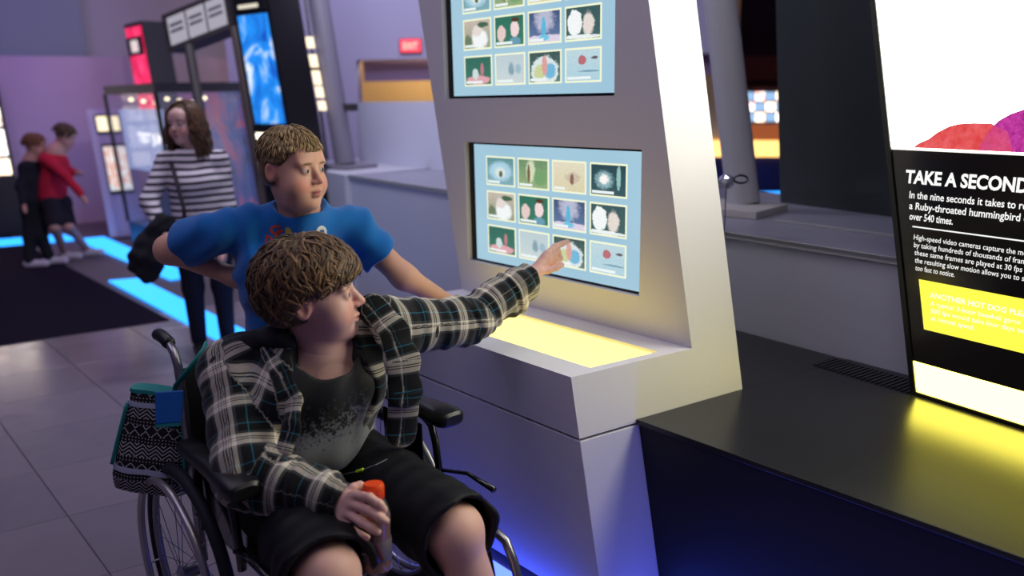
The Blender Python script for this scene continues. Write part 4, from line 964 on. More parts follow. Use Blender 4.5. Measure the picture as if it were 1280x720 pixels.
def locks(head, items, parent, name, label=None, nseg=8, nside=6):
    """items: list of (points in head-local metres, radius, colour); every lock is a flattened tapering strand"""
    vs, fs, uv, col = [], [], [], []
    for pts, rad, cc in items:
        pts = np.array(pts); k = len(pts); o = len(vs); al = 0.0; ph = rng.random() * 9
        for i in range(k):
            d = pts[min(i + 1, k - 1)] - pts[max(i - 1, 0)]; d /= np.linalg.norm(d) + 1e-9
            n = pts[i] / (np.linalg.norm(pts[i]) + 1e-9); n = n - d * (n @ d); n /= np.linalg.norm(n) + 1e-9; b = np.cross(d, n)
            t = i / (k - 1); r = rad * (0.55 + 0.9 * t * (1 - t) * 2) * (1 - t ** 4 * 0.92)
            if i: al += np.linalg.norm(pts[i] - pts[i - 1])
            for j in range(nside):
                a = 2 * math.pi * j / nside; vs.append(tuple(head.p(*(pts[i] + (n * math.sin(a) * 0.55 + b * math.cos(a)) * r))))
                uv.append((al * 10, math.cos(a) * rad, ph)); col.append(cc)
        for i in range(k - 1):
            for j in range(nside):
                j2 = (j + 1) % nside; fs.append((o + i * nside + j, o + i * nside + j2, o + (i + 1) * nside + j2, o + (i + 1) * nside + j))
        fs.append(tuple(o + j for j in range(nside - 1, -1, -1))); fs.append(tuple(o + (k - 1) * nside + j for j in range(nside)))
    me = bpy.data.meshes.new(name); me.from_pydata(vs, [], fs); me.materials.append(m_hair)
    ob = link(name, me, parent, True); attr_set(me, uv); vcol(ob, np.array(col))
    return ob
def scalp(th, ph, lift=0.0):
    """point over the skull: th = angle from the crown, ph = azimuth (0 = forehead, + = person's left)"""
    d = np.array([math.sin(th) * math.sin(ph), math.sin(th) * math.cos(ph), math.cos(th)])
    r = 1 / math.sqrt((d[0] / .0775) ** 2 + ((d[1]) / .0985) ** 2 + (d[2] / .086) ** 2)
    return d * (r + lift) + np.array([0, -.012, .034])

# -------- plaid cloth
def plaid_mat():
    m = mat('plaid_flannel', (0.1, 0.1, 0.1, 1), 0.9, spec=0.15, sheen=0.2); t = NT(m); b = t.n['Principled BSDF']; s = t.sep(t.attr('puv'))
    K, Cc, G, Te = srgb(14, 15, 17), srgb(214, 206, 188), srgb(70, 72, 74), srgb(36, 120, 142)
    st = [(0, K), (.20, Te), (.225, K), (.40, G), (.46, Cc), (.54, K), (.565, Cc), (.60, K), (.625, Cc), (.74, G), (.80, K)]
    def ax(u, per, ph): return t.ramp(t.math('FRACT', t.math('MULTIPLY_ADD', u, 1 / per, ph)), st, 'CONSTANT')
    a, c = ax(s[0], .105, .1), ax(s[1], .115, .55)
    w = t.new('ShaderNodeTexWhite') if False else None
    tw = t.math('GREATER_THAN', t.math('FRACT', t.math('MULTIPLY', t.math('ADD', s[0], s[1]), 420.0)), 0.5)
    t.l.new(t.mix(t.math('MULTIPLY_ADD', tw, 0.24, 0.38), a, c), b.inputs['Base Color'])
    t.l.new(t.bump(t.noise(500, 2, .5, t.coord('Object')), .3, .001), b.inputs['Normal']); return m
m_plaid = plaid_mat()
def limb_uv(V, segs, ref=(0, 0, 1)):
    """cloth coordinates: along and around the nearest limb segment"""
    best = np.full(len(V), 9e9); out = np.zeros((len(V), 3)); off = 0.0
    for (a, b, rad, rf, o0_) in segs:
        a = A3(a); b = A3(b); d = b - a; L = np.linalg.norm(d); d /= L; q = V - a; t = q @ d; tc = np.clip(t, 0, L)
        dist = np.linalg.norm(q - np.outer(tc, d), axis=1) / rad
        r = A3(rf); r = r - d * (r @ d); r /= np.linalg.norm(r); w = np.cross(d, r)
        ang = np.arctan2(q @ w, q @ r); mk = dist < best
        best[mk] = dist[mk]; out[mk, 0] = t[mk] + o0_; out[mk, 1] = ang[mk] * rad
    return out
# ------------------------------------------------------------------ seated boy in the plaid shirt
boy = thing('person', (-1.95, CY, 0.474), 'boy in an open plaid shirt seated in the wheelchair pointing at the screen', 'person')
hd = Head(at(391, 369, 2.06), frame((0.62, 0.78, 0.07), 0.12), 1.08)
nk = Vector(hd.p(0, -.03, -.13)); nb = at(404, 440, 2.11)
sR, sL = at(292, 462, 2.10), at(478, 410, 2.20)
pel = Vector((-1.965, CY - .01, 0.575)); chest = (sR + sL) / 2 + Vector((0.0, 0, -0.10))
Lv = (sL - sR).normalized(); Fv = Vector((Lv.y, -Lv.x, 0)).normalized()
eR, wR = at(310, 588, 1.95), at(426, 628, 1.865)
eL, wL = at(580, 402, 2.40), at(659, 348, 2.57)
hR, hL = Vector((-1.955, CY - .10, .56)), Vector((-1.955, CY + .10, .56))
kR, kL = Vector((-1.455, 0.735, .535)), Vector((-1.40, 1.045, .535))
aR, aL = Vector((-1.335, 0.80, .20)), Vector((-1.285, 1.10, .20))
# body: head and neck, hands (fine), trunk and limbs
G = Vol(hd.c - .17 + np.array([0, 0, -.12]), hd.c + .17, 0.0030)
hd.build(G, chub=1.0)
G.cone(hd.p(0, -.026, -.055), nb, .053, .060, .025); G.cone(nb, nb - UZ * .06, .064, .085, .02)
G.v[:, :, :] = G.v
p_head = G.mesh(1)
def hand(pts, palm, wrist, k=.005, h=.0021):
    allp = [at(*q) for f in pts for q in f] + [at(*wrist)]
    G = vol_for(allp, .045, h)
    kn = [at(*f[0]) for f in pts[:4]]; w_ = at(*wrist)
    for q in kn: G.cone(w_.lerp(q, .12), q, .0185, .0122, .012)
    for a, b in zip(kn[:-1], kn[1:]): G.cone(a.lerp(w_, .15), b.lerp(w_, .15), .0115, .0115, .010)
    for f, r in zip(pts, (.0112, .0115, .0108, .0094, .0120)):
        q = [at(*c) for c in f]
        for i in range(len(q) - 1): G.cone(q[i], q[i + 1], r * (1 - .07 * i), r * (1 - .07 * (i + 1)), k)
    th = at(*pts[4][0]); G.cone(w_, th, .017, .013, .012)
    d = (w_ - Vector(palm)).normalized(); G.cone(w_ + d * .055, w_, .026, .0225, .014, flat=cz_, f=.85)
    return G
rh = hand([[(445, 619, 1.812), (462, 622, 1.772), (474, 630, 1.762), (480, 637, 1.768)],
           [(442, 631, 1.810), (460, 638, 1.768), (474, 646, 1.758), (482, 651, 1.764)],
           [(437, 643, 1.812), (452, 653, 1.774), (464, 660, 1.762), (472, 665, 1.766)],
           [(430, 652, 1.818), (441, 663, 1.788), (451, 669, 1.776), (459, 672, 1.776)],
           [(434, 619, 1.845), (442, 610, 1.85), (450, 607, 1.858), (459, 611, 1.866)]], at(446, 640, 1.81), (424, 631, 1.86)).mesh(1)
lh = hand([[(684, 317, 2.60), (694, 308, 2.64), (702, 305, 2.67), (709, 302, 2.70)],
           [(685, 322, 2.61), (697, 314, 2.655), (700, 323, 2.665), (694, 329, 2.645)],
           [(683, 327, 2.612), (693, 321, 2.65), (696, 329, 2.66), (691, 333, 2.64)],
           [(679, 332, 2.612), (688, 328, 2.64), (691, 334, 2.645), (687, 337, 2.63)],
           [(674, 339, 2.575), (685, 338, 2.59), (695, 335, 2.60), (702, 331, 2.61)]], at(680, 325, 2.61), (664, 345, 2.57)).mesh(1)
G = vol_for([pel, sR, sL, eR, wR, eL, wL, kR, kL, aR, aL], .16, 0.0065)
G.cone(pel, chest, .13, .13, .05, flat=Lv, f=1.25); G.cone(sR, sL, .055, .055, .04); G.cone(nb, chest, .065, .09, .05)
for a, b, r0, r1 in ((sR, eR, .050, .040), (eR, wR, .040, .026), (sL, eL, .050, .040), (eL, wL, .040, .026), (hR, kR, .085, .066), (hL, kL, .085, .066), (kR, aR, .062, .040), (kL, aL, .062, .040)): G.cone(a, b, r0, r1, .03)
for kq, aq in ((kR, aR), (kL, aL)):
    G.ell(kq + Vector((.012, 0, .004)), (.062, .060, .062), k=.03); G.cone(kq.lerp(aq, .25) - Vector((.025, 0, 0)), kq.lerp(aq, .5) - Vector((.02, 0, 0)), .050, .042, .03)
trunk = G.mesh(2)
body, V = sdf_obj('body', [p_head, rh, lh, trunk], m_skin, boy)
c_ = hd.paint(V, (222, 176, 160))
vcol(body, c_); hd.eyes(boy, (90, 110, 118))

# t-shirt: black at the neck, turning grey and speckled towards the hem
def tee_mat():
    m = mat('tee_speckled', srgb(20, 20, 22), 0.62, spec=0.3, sheen=0.15); t = NT(m); b = t.n['Principled BSDF']; co = t.coord('Object'); s = t.sep(co)
    up = t.math('ADD', s[2], t.math('MULTIPLY', t.math('SUBTRACT', s[1], 0.95), -0.10))
    g = t.rng(up, .855, .66); sp = t.noise(150, 3, .6, co); sp2 = t.noise(60, 3, .6, co, .5)
    f = t.math('ADD', g, t.math('MULTIPLY', t.math('SUBTRACT', t.math('ADD', sp, sp2), 1.0), 1.3), clamp=True)
    f = t.math('MULTIPLY', t.rng(f, .38, .62), t.rng(up, .90, .76))
    t.l.new(t.mix(f, srgb(17, 18, 20), t.mix(g, srgb(84, 86, 94), srgb(126, 129, 140))), b.inputs['Base Color']); return m
G = vol_for([pel, sR, sL, chest + Fv * .2, pel + Fv * .28], .14, 0.0048)
belly = pel + Fv * .075 + UZ * .115
G.cone(pel + UZ * .07, chest, .150, .145, .06, flat=Lv, f=1.22); G.ell(belly, (.185, .175, .135), k=.06)
G.ell(chest + Fv * .045 + UZ * .01, (.145, .165, .12), k=.06); G.cone(sR, sL, .066, .066, .05); G.cone(nb, chest, .085, .12, .05)
for q, w_ in ((sR, eR), (sL, eL)): G.cone(q, q.lerp(w_, .45), .072, .070, .03)
d3 = (sL - pel).normalized()
def tfold(X, Y, Z):
    u = (X - pel.x) * d3.x + (Y - pel.y) * d3.y + (Z - pel.z) * d3.z; v = (X - pel.x) * Lv.x + (Y - pel.y) * Lv.y - (Z - pel.z) * .5
    return .0042 * np.sin(v * 62 + 2.2 * np.sin(u * 9)) * np.clip((Z - .62) * 5, 0, 1) + .003 * np.sin(v * 31 + u * 20)
G.each(tfold)
G.ell(nb + Fv * .045 + UZ * .050, (.098, .092, .125), k=.004, op='sub'); G.cone(nb - UZ * .02, nk + UZ * .05, .081, .075, .006, op='sub')
G.plane(pel + UZ * .028, (0, 0, -1))
tee, Vt = sdf_obj('t_shirt', [G.mesh(1)], tee_mat(), boy); tee['label'] = 'black t-shirt with a grey speckled front'
nr = []
bvh_tee = BVHTree.FromPolygons([tuple(v) for v in Vt], [tuple(p.vertices) for p in tee.data.polygons])

# shorts
m_short = mat('shorts_black', srgb(11, 12, 15), 0.62, spec=0.3, bump=0.2, bscale=500, bdist=.0008)
G = vol_for([pel, kR, kL, hR, hL], .17, 0.006)
G.cone(pel - Fv * .02, pel + Fv * .05, .125, .12, .05, flat=Lv, f=1.35)
for h_, k_q, t_ in ((hR, kR, 1.03), (hL, kL, 1.05)):
    G.cone(h_, h_.lerp(k_q, t_), .102, .100, .03, cut1=.0); G.cone(h_.lerp(k_q, .55), h_.lerp(k_q, t_), .098, .112, .03, flat=(0, 0, 1), f=.86, cut1=.002)
G.folds(.0045, 30, 3)
for h_, k_q in ((hR, kR), (hL, kL)): G.cone(h_.lerp(k_q, .86), k_q + (k_q - h_) * .3, .091, .101, .004, op='sub')
G.cone(pel + UZ * .13 - Fv * .1, pel + UZ * .13 + Fv * .1, .06, .06, .01, flat=Lv, f=2.0, op='sub')
sh, Vs_ = sdf_obj('shorts', [G.mesh(1)], m_short, boy)
bvh_sh = BVHTree.FromPolygons([tuple(v) for v in Vs_], [tuple(p.vertices) for p in sh.data.polygons])
ds = [at(409, 596, 1.90), at(425, 594, 1.885), at(440, 591, 1.88), at(456, 586.5, 1.885), at(470, 581, 1.89), at(484, 574, 1.9)]
def pull(p, bvh, off=.003):
    o = Vector((0, 0, CAM_H)); d = (Vector(p) - o).normalized(); hs = [q.ray_cast(o, d)[0] for q in (bvh, bvh_sh)]; hs = sorted((q for q in hs if q is not None), key=lambda q: (q - o).length)
    return (hs[0] - d * off) if hs else Vector(p)
dso = MB().tube([pull(p, bvh_tee, .004) for p in ds], .0016, 6).build('drawstring', mat('cord_grey', srgb(126, 126, 132), .7), boy)
MB().tube([pull(at(446, 589.5, 1.9), bvh_tee, .005), pull(at(454, 587, 1.9), bvh_tee, .005)], .0045, 8).build('cord_stop', mat('cord_neon', srgb(190, 236, 40), .5), dso)
# shoes resting on the footplates
m_shoe = mat('shoe_dark', srgb(40, 40, 46), .6)
for aq, s_ in ((aR, -1), (aL, 1)):
    G = vol_for([aq - Vector((.1, .1, .1)), aq + Vector((.22, .1, .05))], .03, .006)
    b0 = aq + Vector((-.03, 0, -.042)); G.cone(b0, b0 + Vector((.19, s_ * .02, -.03)), .042, .036, .02); G.cone(aq, b0, .046, .044, .02)
    sdf_obj('shoe', [G.mesh(1)], m_shoe, boy)

# open plaid shirt
G = vol_for([pel, sR, sL, eR, wR, eL, wL, chest + Fv * .15, nb + UZ * .08], .11, 0.0046)
G.cone(pel + UZ * .06 - Fv * .01, chest, .172, .168, .06, flat=Lv, f=1.16); G.cone(sR, sL, .082, .082, .05); G.cone(nb - UZ * .02, chest, .10, .13, .05)
G.ell(chest + Fv * .05, (.155, .18, .12), k=.06)
# opening down the front
fo = nb + Fv * .17
mid = (sR * .47 + sL * .53); 
op1, op2 = at(432, 470, 1.90), at(448, 600, 1.86)
G.cone(nb + UZ * .10 + Fv * .05, nb + UZ * .02 + Fv * .09, .070, .085, .01, op='sub')
G.cone(at(410, 440, 2.0), at(432, 520, 1.95), .085, .125, .012, flat=Fv, f=2.0, op='sub'); G.cone(at(432, 520, 1.95), at(440, 640, 1.90), .125, .175, .02, flat=Fv, f=1.7, op='sub')
G.plane(pel + UZ * .05, (0, 0, -1))
# sleeves
G.cone(sR, eR, .084, .082, .03); G.cone(eR, eR.lerp(wR, .82), .080, .058, .03); G.cone(eR + Vector((0, 0, -.03)), eR.lerp(wR, .45) + Vector((0, 0, -.05)), .058, .045, .04)
G.cone(sL, eL, .084, .070, .03); G.cone(eL, eL.lerp(wL, .80), .068, .058, .03); G.cone(eL.lerp(wL, .2) - UZ * .02, eL.lerp(wL, .75) - UZ * .045, .045, .044, .03)
def axis(a, b): d = A3(b) - A3(a); L = np.linalg.norm(d); return A3(a), d / L, L
def sleeve_folds(X, Y, Z):
    o = 0
    for (a, b, fr, am, tw) in ((sR, eR, 95, .0055, 26), (eR, wR, 120, .006, 30), (sL, eL, 110, .006, 26), (eL, wL, 120, .0065, 30)):
        a, d, L = axis(a, b); px, py, pz = X - a[0], Y - a[1], Z - a[2]; t = px * d[0] + py * d[1] + pz * d[2]
        r2 = px * px + py * py + pz * pz - t * t; w_ = np.clip(1 - r2 / .012, 0, 1) * np.clip((t + .03) * 25, 0, 1) * np.clip((L + .03 - t) * 25, 0, 1)
        o = o + w_ * am * np.sin(t * fr + tw * (px * .8 + pz * 1.1 - py * .6) + 1.5 * np.sin(t * 40 + py * 25))
    return o
G.each(sleeve_folds); G.folds(.0035, 34, 11)
pl_body = G.mesh(1)
# cuffs: separate rings so the hands come out of real openings
def cuff(a, b, r0, r1, f=1.0, fl=None, h=.0036, droop=None):
    G = vol_for([a, b], .09, h); G.cone(a, b, r0, r1, .006, flat=fl, f=f, cut1=0.0, cut0=.0)
    if droop is not None: G.cone(a, b, r0, r1 * 1.0, .01, cut1=.0, cut0=0); G.cone(a + droop, b + droop * 1.1, r0 * .75, r1 * .72, .02, cut1=.0, cut0=.0)
    d = (b - a).normalized(); G.folds(.0015, 60, 5); G.cone(a - d * .05, b + d * .08, r0 - .008, r1 - .006, .004, flat=fl, f=f, op='sub')
    if droop is not None: G.cone(a + droop - d * .05, b + droop * 1.1 + d * .05, r0 * .75 - .007, r1 * .72 - .007, .003, op='sub')
    return G.mesh(1)
cR0, cR1 = eR.lerp(wR, .70), wR + (wR - eR).normalized() * .012
cL0, cL1 = eL.lerp(wL, .76), wL + (wL - eL).normalized() * .016
pc1 = cuff(cR0, cR1, .050, .047); pc2 = cuff(cL0, cL1, .046, .043, droop=Vector((0.01, -.005, -.036)))
# front edge bands and collar
def ribbon(pts, wd, th, h=.0036, nrm=None):
    G = vol_for(pts, .06, h)
    for a, b in zip(pts[:-1], pts[1:]):
        G.cone(a, b, wd, wd, .006, flat=nrm, f=th / wd)
    return G
plR = [at(338, 440, 2.05), at(354, 468, 2.0), at(367, 500, 1.965), at(364, 535, 1.93), at(354, 565, 1.91)]
band_r = ribbon(plR, .024, .008, nrm=-cz_ + Lv * .3)
plL = [at(466, 386, 2.10), at(490, 415, 2.08), at(503, 450, 2.06), at(506, 490, 2.07), at(502, 540, 2.10)]
band_l = ribbon(plL, .044, .008, nrm=-cz_ - Lv * .4)
shirt, Vp = sdf_obj('plaid_shirt', [pl_body, pc1, pc2, band_r.mesh(1), band_l.mesh(1)], m_plaid, boy); shirt['label'] = 'open black and white plaid flannel shirt'
segs = [(pel - UZ * .05, chest + UZ * .12, .19, -Fv, 0), (sR, eR, .075, cz_ * -1, .02), (eR, wR, .06, cz_ * -1, .045), (sL, eL, .072, cz_ * -1, .03), (eL, wL, .055, cz_ * -1, .05)]
for pl_ in (plR, plL):
    for i, (a, b) in enumerate(zip(pl_[:-1], pl_[1:])): segs.append((a, b, .032, cz_ * -1, i * .07))
attr_set(shirt.data, limb_uv(Vp, segs))
# dark hood lying on the right shoulder and collar behind the neck
G = vol_for([sR, nb, sL, at(330, 415, 2.15)], .09, .005)
G.cone(at(318, 428, 2.08), at(362, 420, 2.07), .034, .050, .03, flat=UZ, f=.6); G.cone(at(362, 420, 2.07), at(380, 428, 2.06), .046, .016, .03, flat=UZ, f=.6); G.cone(at(318, 428, 2.08), at(292, 438, 2.07), .032, .024, .02); G.cone(at(362, 415, 2.1), at(430, 408, 2.2), .045, .034, .03)
G.cone(nb - UZ * .03, nk + UZ * .04, .076, .070, .006, op='sub'); G.folds(.003, 45, 8)
sdf_obj('hood', [G.mesh(1)], mat('hood_dark', srgb(22, 21, 24), .9), boy)

# hair: layered wavy brown locks
def boy_hair():
    it = []; D, M_, B = np.array(srgb(34, 23, 16)[:3]), np.array(srgb(66, 46, 29)[:3]), np.array(srgb(140, 104, 64)[:3])
    for i in range(2600):
        ph = rng.uniform(-math.pi, math.pi); a = abs(ph)
        front = max(0, 1 - a / 1.0); end = float(np.interp(a, [0, .5, .9, 1.2, 1.5, 1.75, 2.0, 3.14], [1.50, 1.54, 1.64, 1.76, 1.73, 1.9, 2.25, 2.34]))
        th0 = rng.uniform(0.02, end * .8); ln = rng.uniform(.75, 1.05); th1 = min(end + rng.uniform(-.1, .1), th0 + ln)
        if th1 - th0 < .3: th0 = th1 - .3
        lift0 = rng.uniform(.004, .020); wv = rng.uniform(.05, .20); fq = rng.uniform(5, 9); p0 = rng.uniform(0, 6.28); sw = -.38 * front + rng.uniform(-.1, .1)
        pts = []
        for k in range(10):
            t = k / 9; th = th0 + (th1 - th0) * t
            q = scalp(th, ph + sw * t + wv * math.sin(fq * t + p0) * .8 / max(.35, math.sin(min(th, 2.0))), lift0 + .016 * math.sin(math.pi * min(1, t * 1.1)) + .006 * t)
            if th > 1.75: q[2] -= .02 * (th - 1.75); 
            if front > .2: q[1] += .006 * t
            pts.append(q)
        r = rng.random(); cc = D * (1 - r) + M_ * r if rng.random() < .72 else M_ * (1 - r) + B * r
        if a < 1.2 and rng.random() < .3: cc = M_ * (1 - r) + B * r
        it.append((pts, rng.uniform(.0020, .0042), cc))
    return it
G = Vol(hd.c - .2, hd.c + .2, .005)
for (x, y, z, r) in ((0, -.02, .045, (.086, .106, .088)), (0, -.05, .0, (.084, .080, .085))): hd.e(G, x, y, z, r, k=.02)
hd.e(G, 0, .10, -.03, (.10, .075, .085), k=.01, op='sub'); hd.e(G, 0, -.02, -.12, (.14, .13, .075), k=.01, op='sub')
for q in (-1, 1): hd.e(G, q * .085, .005, -.012, (.03, .03, .035), k=.01, op='sub')
hc, Vh = sdf_obj('hair_cap', [G.mesh(1)], m_hair, None); vcol(hc, np.tile(np.array(srgb(58, 41, 28)[:3]), (len(Vh), 1))); attr_set(hc.data, hd.local(Vh))
hair = locks(hd, boy_hair(), boy, 'hair'); par(hc, hair)
# ------------------------------------------------------------------ standing boy in the blue t-shirt
bo2 = thing('person', (-2.43, 1.22, 0), 'blond boy in a blue t-shirt standing behind the wheelchair with hand on hip', 'person')
h2 = Head(at(366, 212, 2.42), frame((0.955, 0.295, -0.03), 0.0), 1.0)
nb2 = at(375, 264, 2.50); s2R, s2L = at(277, 290, 2.50), at(441, 286, 2.64)
e2R, w2R = at(212, 312, 2.60), at(292, 346, 2.56)
e2L, w2L = at(505, 346, 2.66), at(560, 378, 2.76)
pl2 = Vector((-2.43, 1.22, .78)); ch2 = (s2R + s2L) / 2 - UZ * .12
Lv2 = (s2L - s2R).normalized(); Fv2 = Vector((Lv2.y, -Lv2.x, 0)).normalized()
G = Vol(h2.c - .17 + np.array([0, 0, -.10]), h2.c + .17, 0.0032); h2.build(G, chub=.75); G.cone(h2.p(0, -.022, -.05), nb2, .053, .058, .03); G.cone(nb2, nb2 - UZ * .05, .06, .075, .02)
q1 = G.mesh(1)
hip2 = [pl2 - Lv2 * .085, pl2 + Lv2 * .085]; kn2 = [p + Vector((.01, 0, -.38)) for p in hip2]; an2 = [Vector((p.x - .02, p.y, .07)) for p in hip2]
G = vol_for([nb2, s2R, s2L, e2R, w2R, e2L, w2L, pl2], .14, .0050)
for a, b, r0, r1 in ((s2R, e2R, .050, .041), (e2R, w2R, .043, .029), (s2L, e2L, .049, .040), (e2L, w2L, .041, .027)): G.cone(a, b, r0, r1, .03)
G.ell(e2R, (.044, .044, .044), k=.02); G.cone(ch2, pl2, .115, .12, .05, flat=Lv2, f=1.25); G.cone(s2R, s2L, .05, .05, .04); G.cone(nb2, ch2, .06, .08, .04)
# right hand tucked behind the hip, left hand flat on the ledge
hp = w2R + (w2R - e2R).normalized() * .05; G.cone(w2R, hp, .027, .030, .02, flat=Fv2, f=.6)
for k in range(4): G.cone(hp + UZ * (.024 - .016 * k), hp + (w2R - e2R).normalized() * (.075 - .006 * abs(k - 1.3)) + UZ * (.022 - .017 * k) - Fv2 * .01, .0095, .008, .006)
G.cone(w2R + UZ * .02, hp + UZ * .045 + (w2R - e2R).normalized() * .01, .012, .009, .01)
lh0 = w2L; dl = (w2L - e2L); dl.z = 0; dl.normalize(); lt = at(578, 386, 2.80); lt.z = LZ + .022
G.cone(lh0, lt, .027, .028, .02, flat=UZ, f=.6); sd = Vector((-dl.y, dl.x, 0))
for k in range(4):
    o_ = sd * (.026 - .0175 * k); G.cone(lt + o_, lt + o_ * 1.2 + dl * (.070 - .008 * abs(k - 1.3)) + Vector((0, 0, LZ + .010 - lt.z)), .0095, .0085, .006)
G.cone(lh0 - sd * .02, lt - sd * .05 + dl * .015, .013, .009, .01)
q2 = G.mesh(2)
G = vol_for(hip2 + an2, .13, .009)
for a, b, c in zip(hip2, kn2, an2): G.cone(a, b, .08, .06, .03); G.cone(b, c, .058, .04, .03)
q3 = G.mesh(1)
b2, V2 = sdf_obj('body', [q1, q2, q3], m_skin, bo2); vcol(b2, h2.paint(V2, (214, 164, 138), brow=(120, 92, 62))); h2.eyes(bo2, (70, 84, 86), .25)
m_blue = mat('tee_blue', srgb(14, 104, 178), 0.8, spec=0.2, sheen=.25, bump=.15, bscale=600, bdist=.0006)
G = vol_for([nb2, s2R, s2L, e2R, e2L, pl2 - UZ * .1, ch2 + Fv2 * .12], .15, .0048)
G.cone(ch2, pl2 - UZ * .02, .138, .142, .06, flat=Lv2, f=1.22); G.ell(ch2 + Fv2 * .03, (.135, .165, .12), k=.06); G.cone(s2R, s2L, .063, .063, .05); G.cone(nb2 - UZ * .030, ch2, .080, .11, .05); G.cone(nb2 - UZ * .012, s2R, .060, .058, .04); G.cone(nb2 - UZ * .012, s2L, .060, .058, .04)
G.ell(pl2 + Fv2 * .04 + UZ * .10, (.15, .16, .14), k=.05)
G.cone(s2R, s2R.lerp(e2R, .66), .064, .078, .03, cut1=.0); G.cone(s2L, s2L.lerp(e2L, .60), .064, .074, .03, cut1=.0)
def f2(X, Y, Z):
    u = (X - ch2.x) * Lv2.x + (Y - ch2.y) * Lv2.y; z = Z - ch2.z
    return .0055 * np.sin(u * 34 + 1.5 * np.sin(z * 16) + z * 14) + .0042 * np.sin(u * 70 - z * 34 + 2 * np.sin(z * 11 + u * 14))
G.each(f2)
for a, b in ((s2R, s2R.lerp(e2R, .66)), (s2L, s2L.lerp(e2L, .60))): G.cone(b - (b - a).normalized() * .015, b + (b - a).normalized() * .06, .059, .062, .004, op='sub', cut0=0.0)
G.ell(nb2 + UZ * .040 + Fv2 * .018, (.082, .082, .066), k=.004, op='sub'); G.plane(pl2 - UZ * .06, (0, 0, -1))
tee2, Vt2 = sdf_obj('t_shirt', [G.mesh(1)], m_blue, bo2); tee2['label'] = 'blue short-sleeved t-shirt with a red print'
bv2 = BVHTree.FromPolygons([tuple(v) for v in Vt2], [tuple(p.vertices) for p in tee2.data.polygons])
cam0 = Vector((0, 0, CAM_H))
def decal(name, polys, m, off=.0016, thick=.0008, parent=None, bvh=None, cuts=2):
    """flat print laid on cloth: polygons given in photo pixels, dropped onto the cloth surface"""
    bm = bmesh.new()
    for pg in polys:
        f = bm.faces.new([bm.verts.new((x, y, 0)) for x, y in pg])
    bmesh.ops.triangulate(bm, faces=bm.faces)
    bmesh.ops.subdivide_edges(bm, edges=bm.edges, cuts=cuts, use_grid_fill=True)
    for v in bm.verts:
        d = (at(v.co.x, v.co.y, 1.0) - cam0).normalized(); h = bvh.ray_cast(cam0, d)
        v.co = (h[0] - d * off) if h[0] is not None else at(v.co.x, v.co.y, 2.5)
    me = bpy.data.meshes.new(name); bm.to_mesh(me); bm.free(); me.materials.append(m); return link(name, me, parent)
m_pr = mat('print_red', srgb(196, 62, 30), .7); m_pyl = mat('print_yellow', srgb(196, 170, 60), .7)
Nn = [[(331, 303), (334, 303), (336, 294), (333, 293)], [(333, 293), (336, 294), (343, 300), (341, 303)], [(341, 303), (344, 303), (347, 293), (344, 292)]]
gl = []
cc = (345.5, 287.5)
for k in range(9):
    a0 = math.radians(40 + k * 32); a1 = math.radians(40 + (k + 1) * 32)
    gl.append([(cc[0] + 8.5 * math.cos(a0), cc[1] - 6.2 * math.sin(a0)), (cc[0] + 5.2 * math.cos(a0), cc[1] - 3.4 * math.sin(a0)), (cc[0] + 5.2 * math.cos(a1), cc[1] - 3.4 * math.sin(a1)), (cc[0] + 8.5 * math.cos(a1), cc[1] - 6.2 * math.sin(a1))])
gl.append([(346, 287), (354, 287), (354, 290), (346, 290)])
decal('letter_print', Nn, m_pr, parent=tee2, bvh=bv2); decal('letter_print', gl, m_pr, parent=tee2, bvh=bv2)
decal('yellow_print', [[(357, 284), (362, 285), (367, 294), (361, 298), (357, 292)]], m_pyl, parent=tee2, bvh=bv2)
# round badge
h = bv2.ray_cast(cam0, (at(401, 291, 1) - cam0).normalized()); bc = h[0]; bn = (h[1] if h[1].dot(cz_) > 0 else -h[1]).normalized()
bdg = MB().lathe([(.001, .001), (.0215, .001), (.022, .003), (.020, .0045), (.001, .005)], bc, bn, 28).build('badge', mat('badge_white', srgb(212, 216, 210), .3), bo2, smooth='auto')
bu = bn.orthogonal().normalized(); bvv = bn.cross(bu)
for k in range(5):
    a = k * 1.257; MB().lathe([(.001, .0046), (.0055, .0048), (.001, .0056)], bc + (bu * math.cos(a) + bvv * math.sin(a)) * .0065, bn, 10).build('badge_mark', mat('badge_green', srgb(28, 120, 104) if k % 2 else srgb(32, 70, 130), .4), bdg)
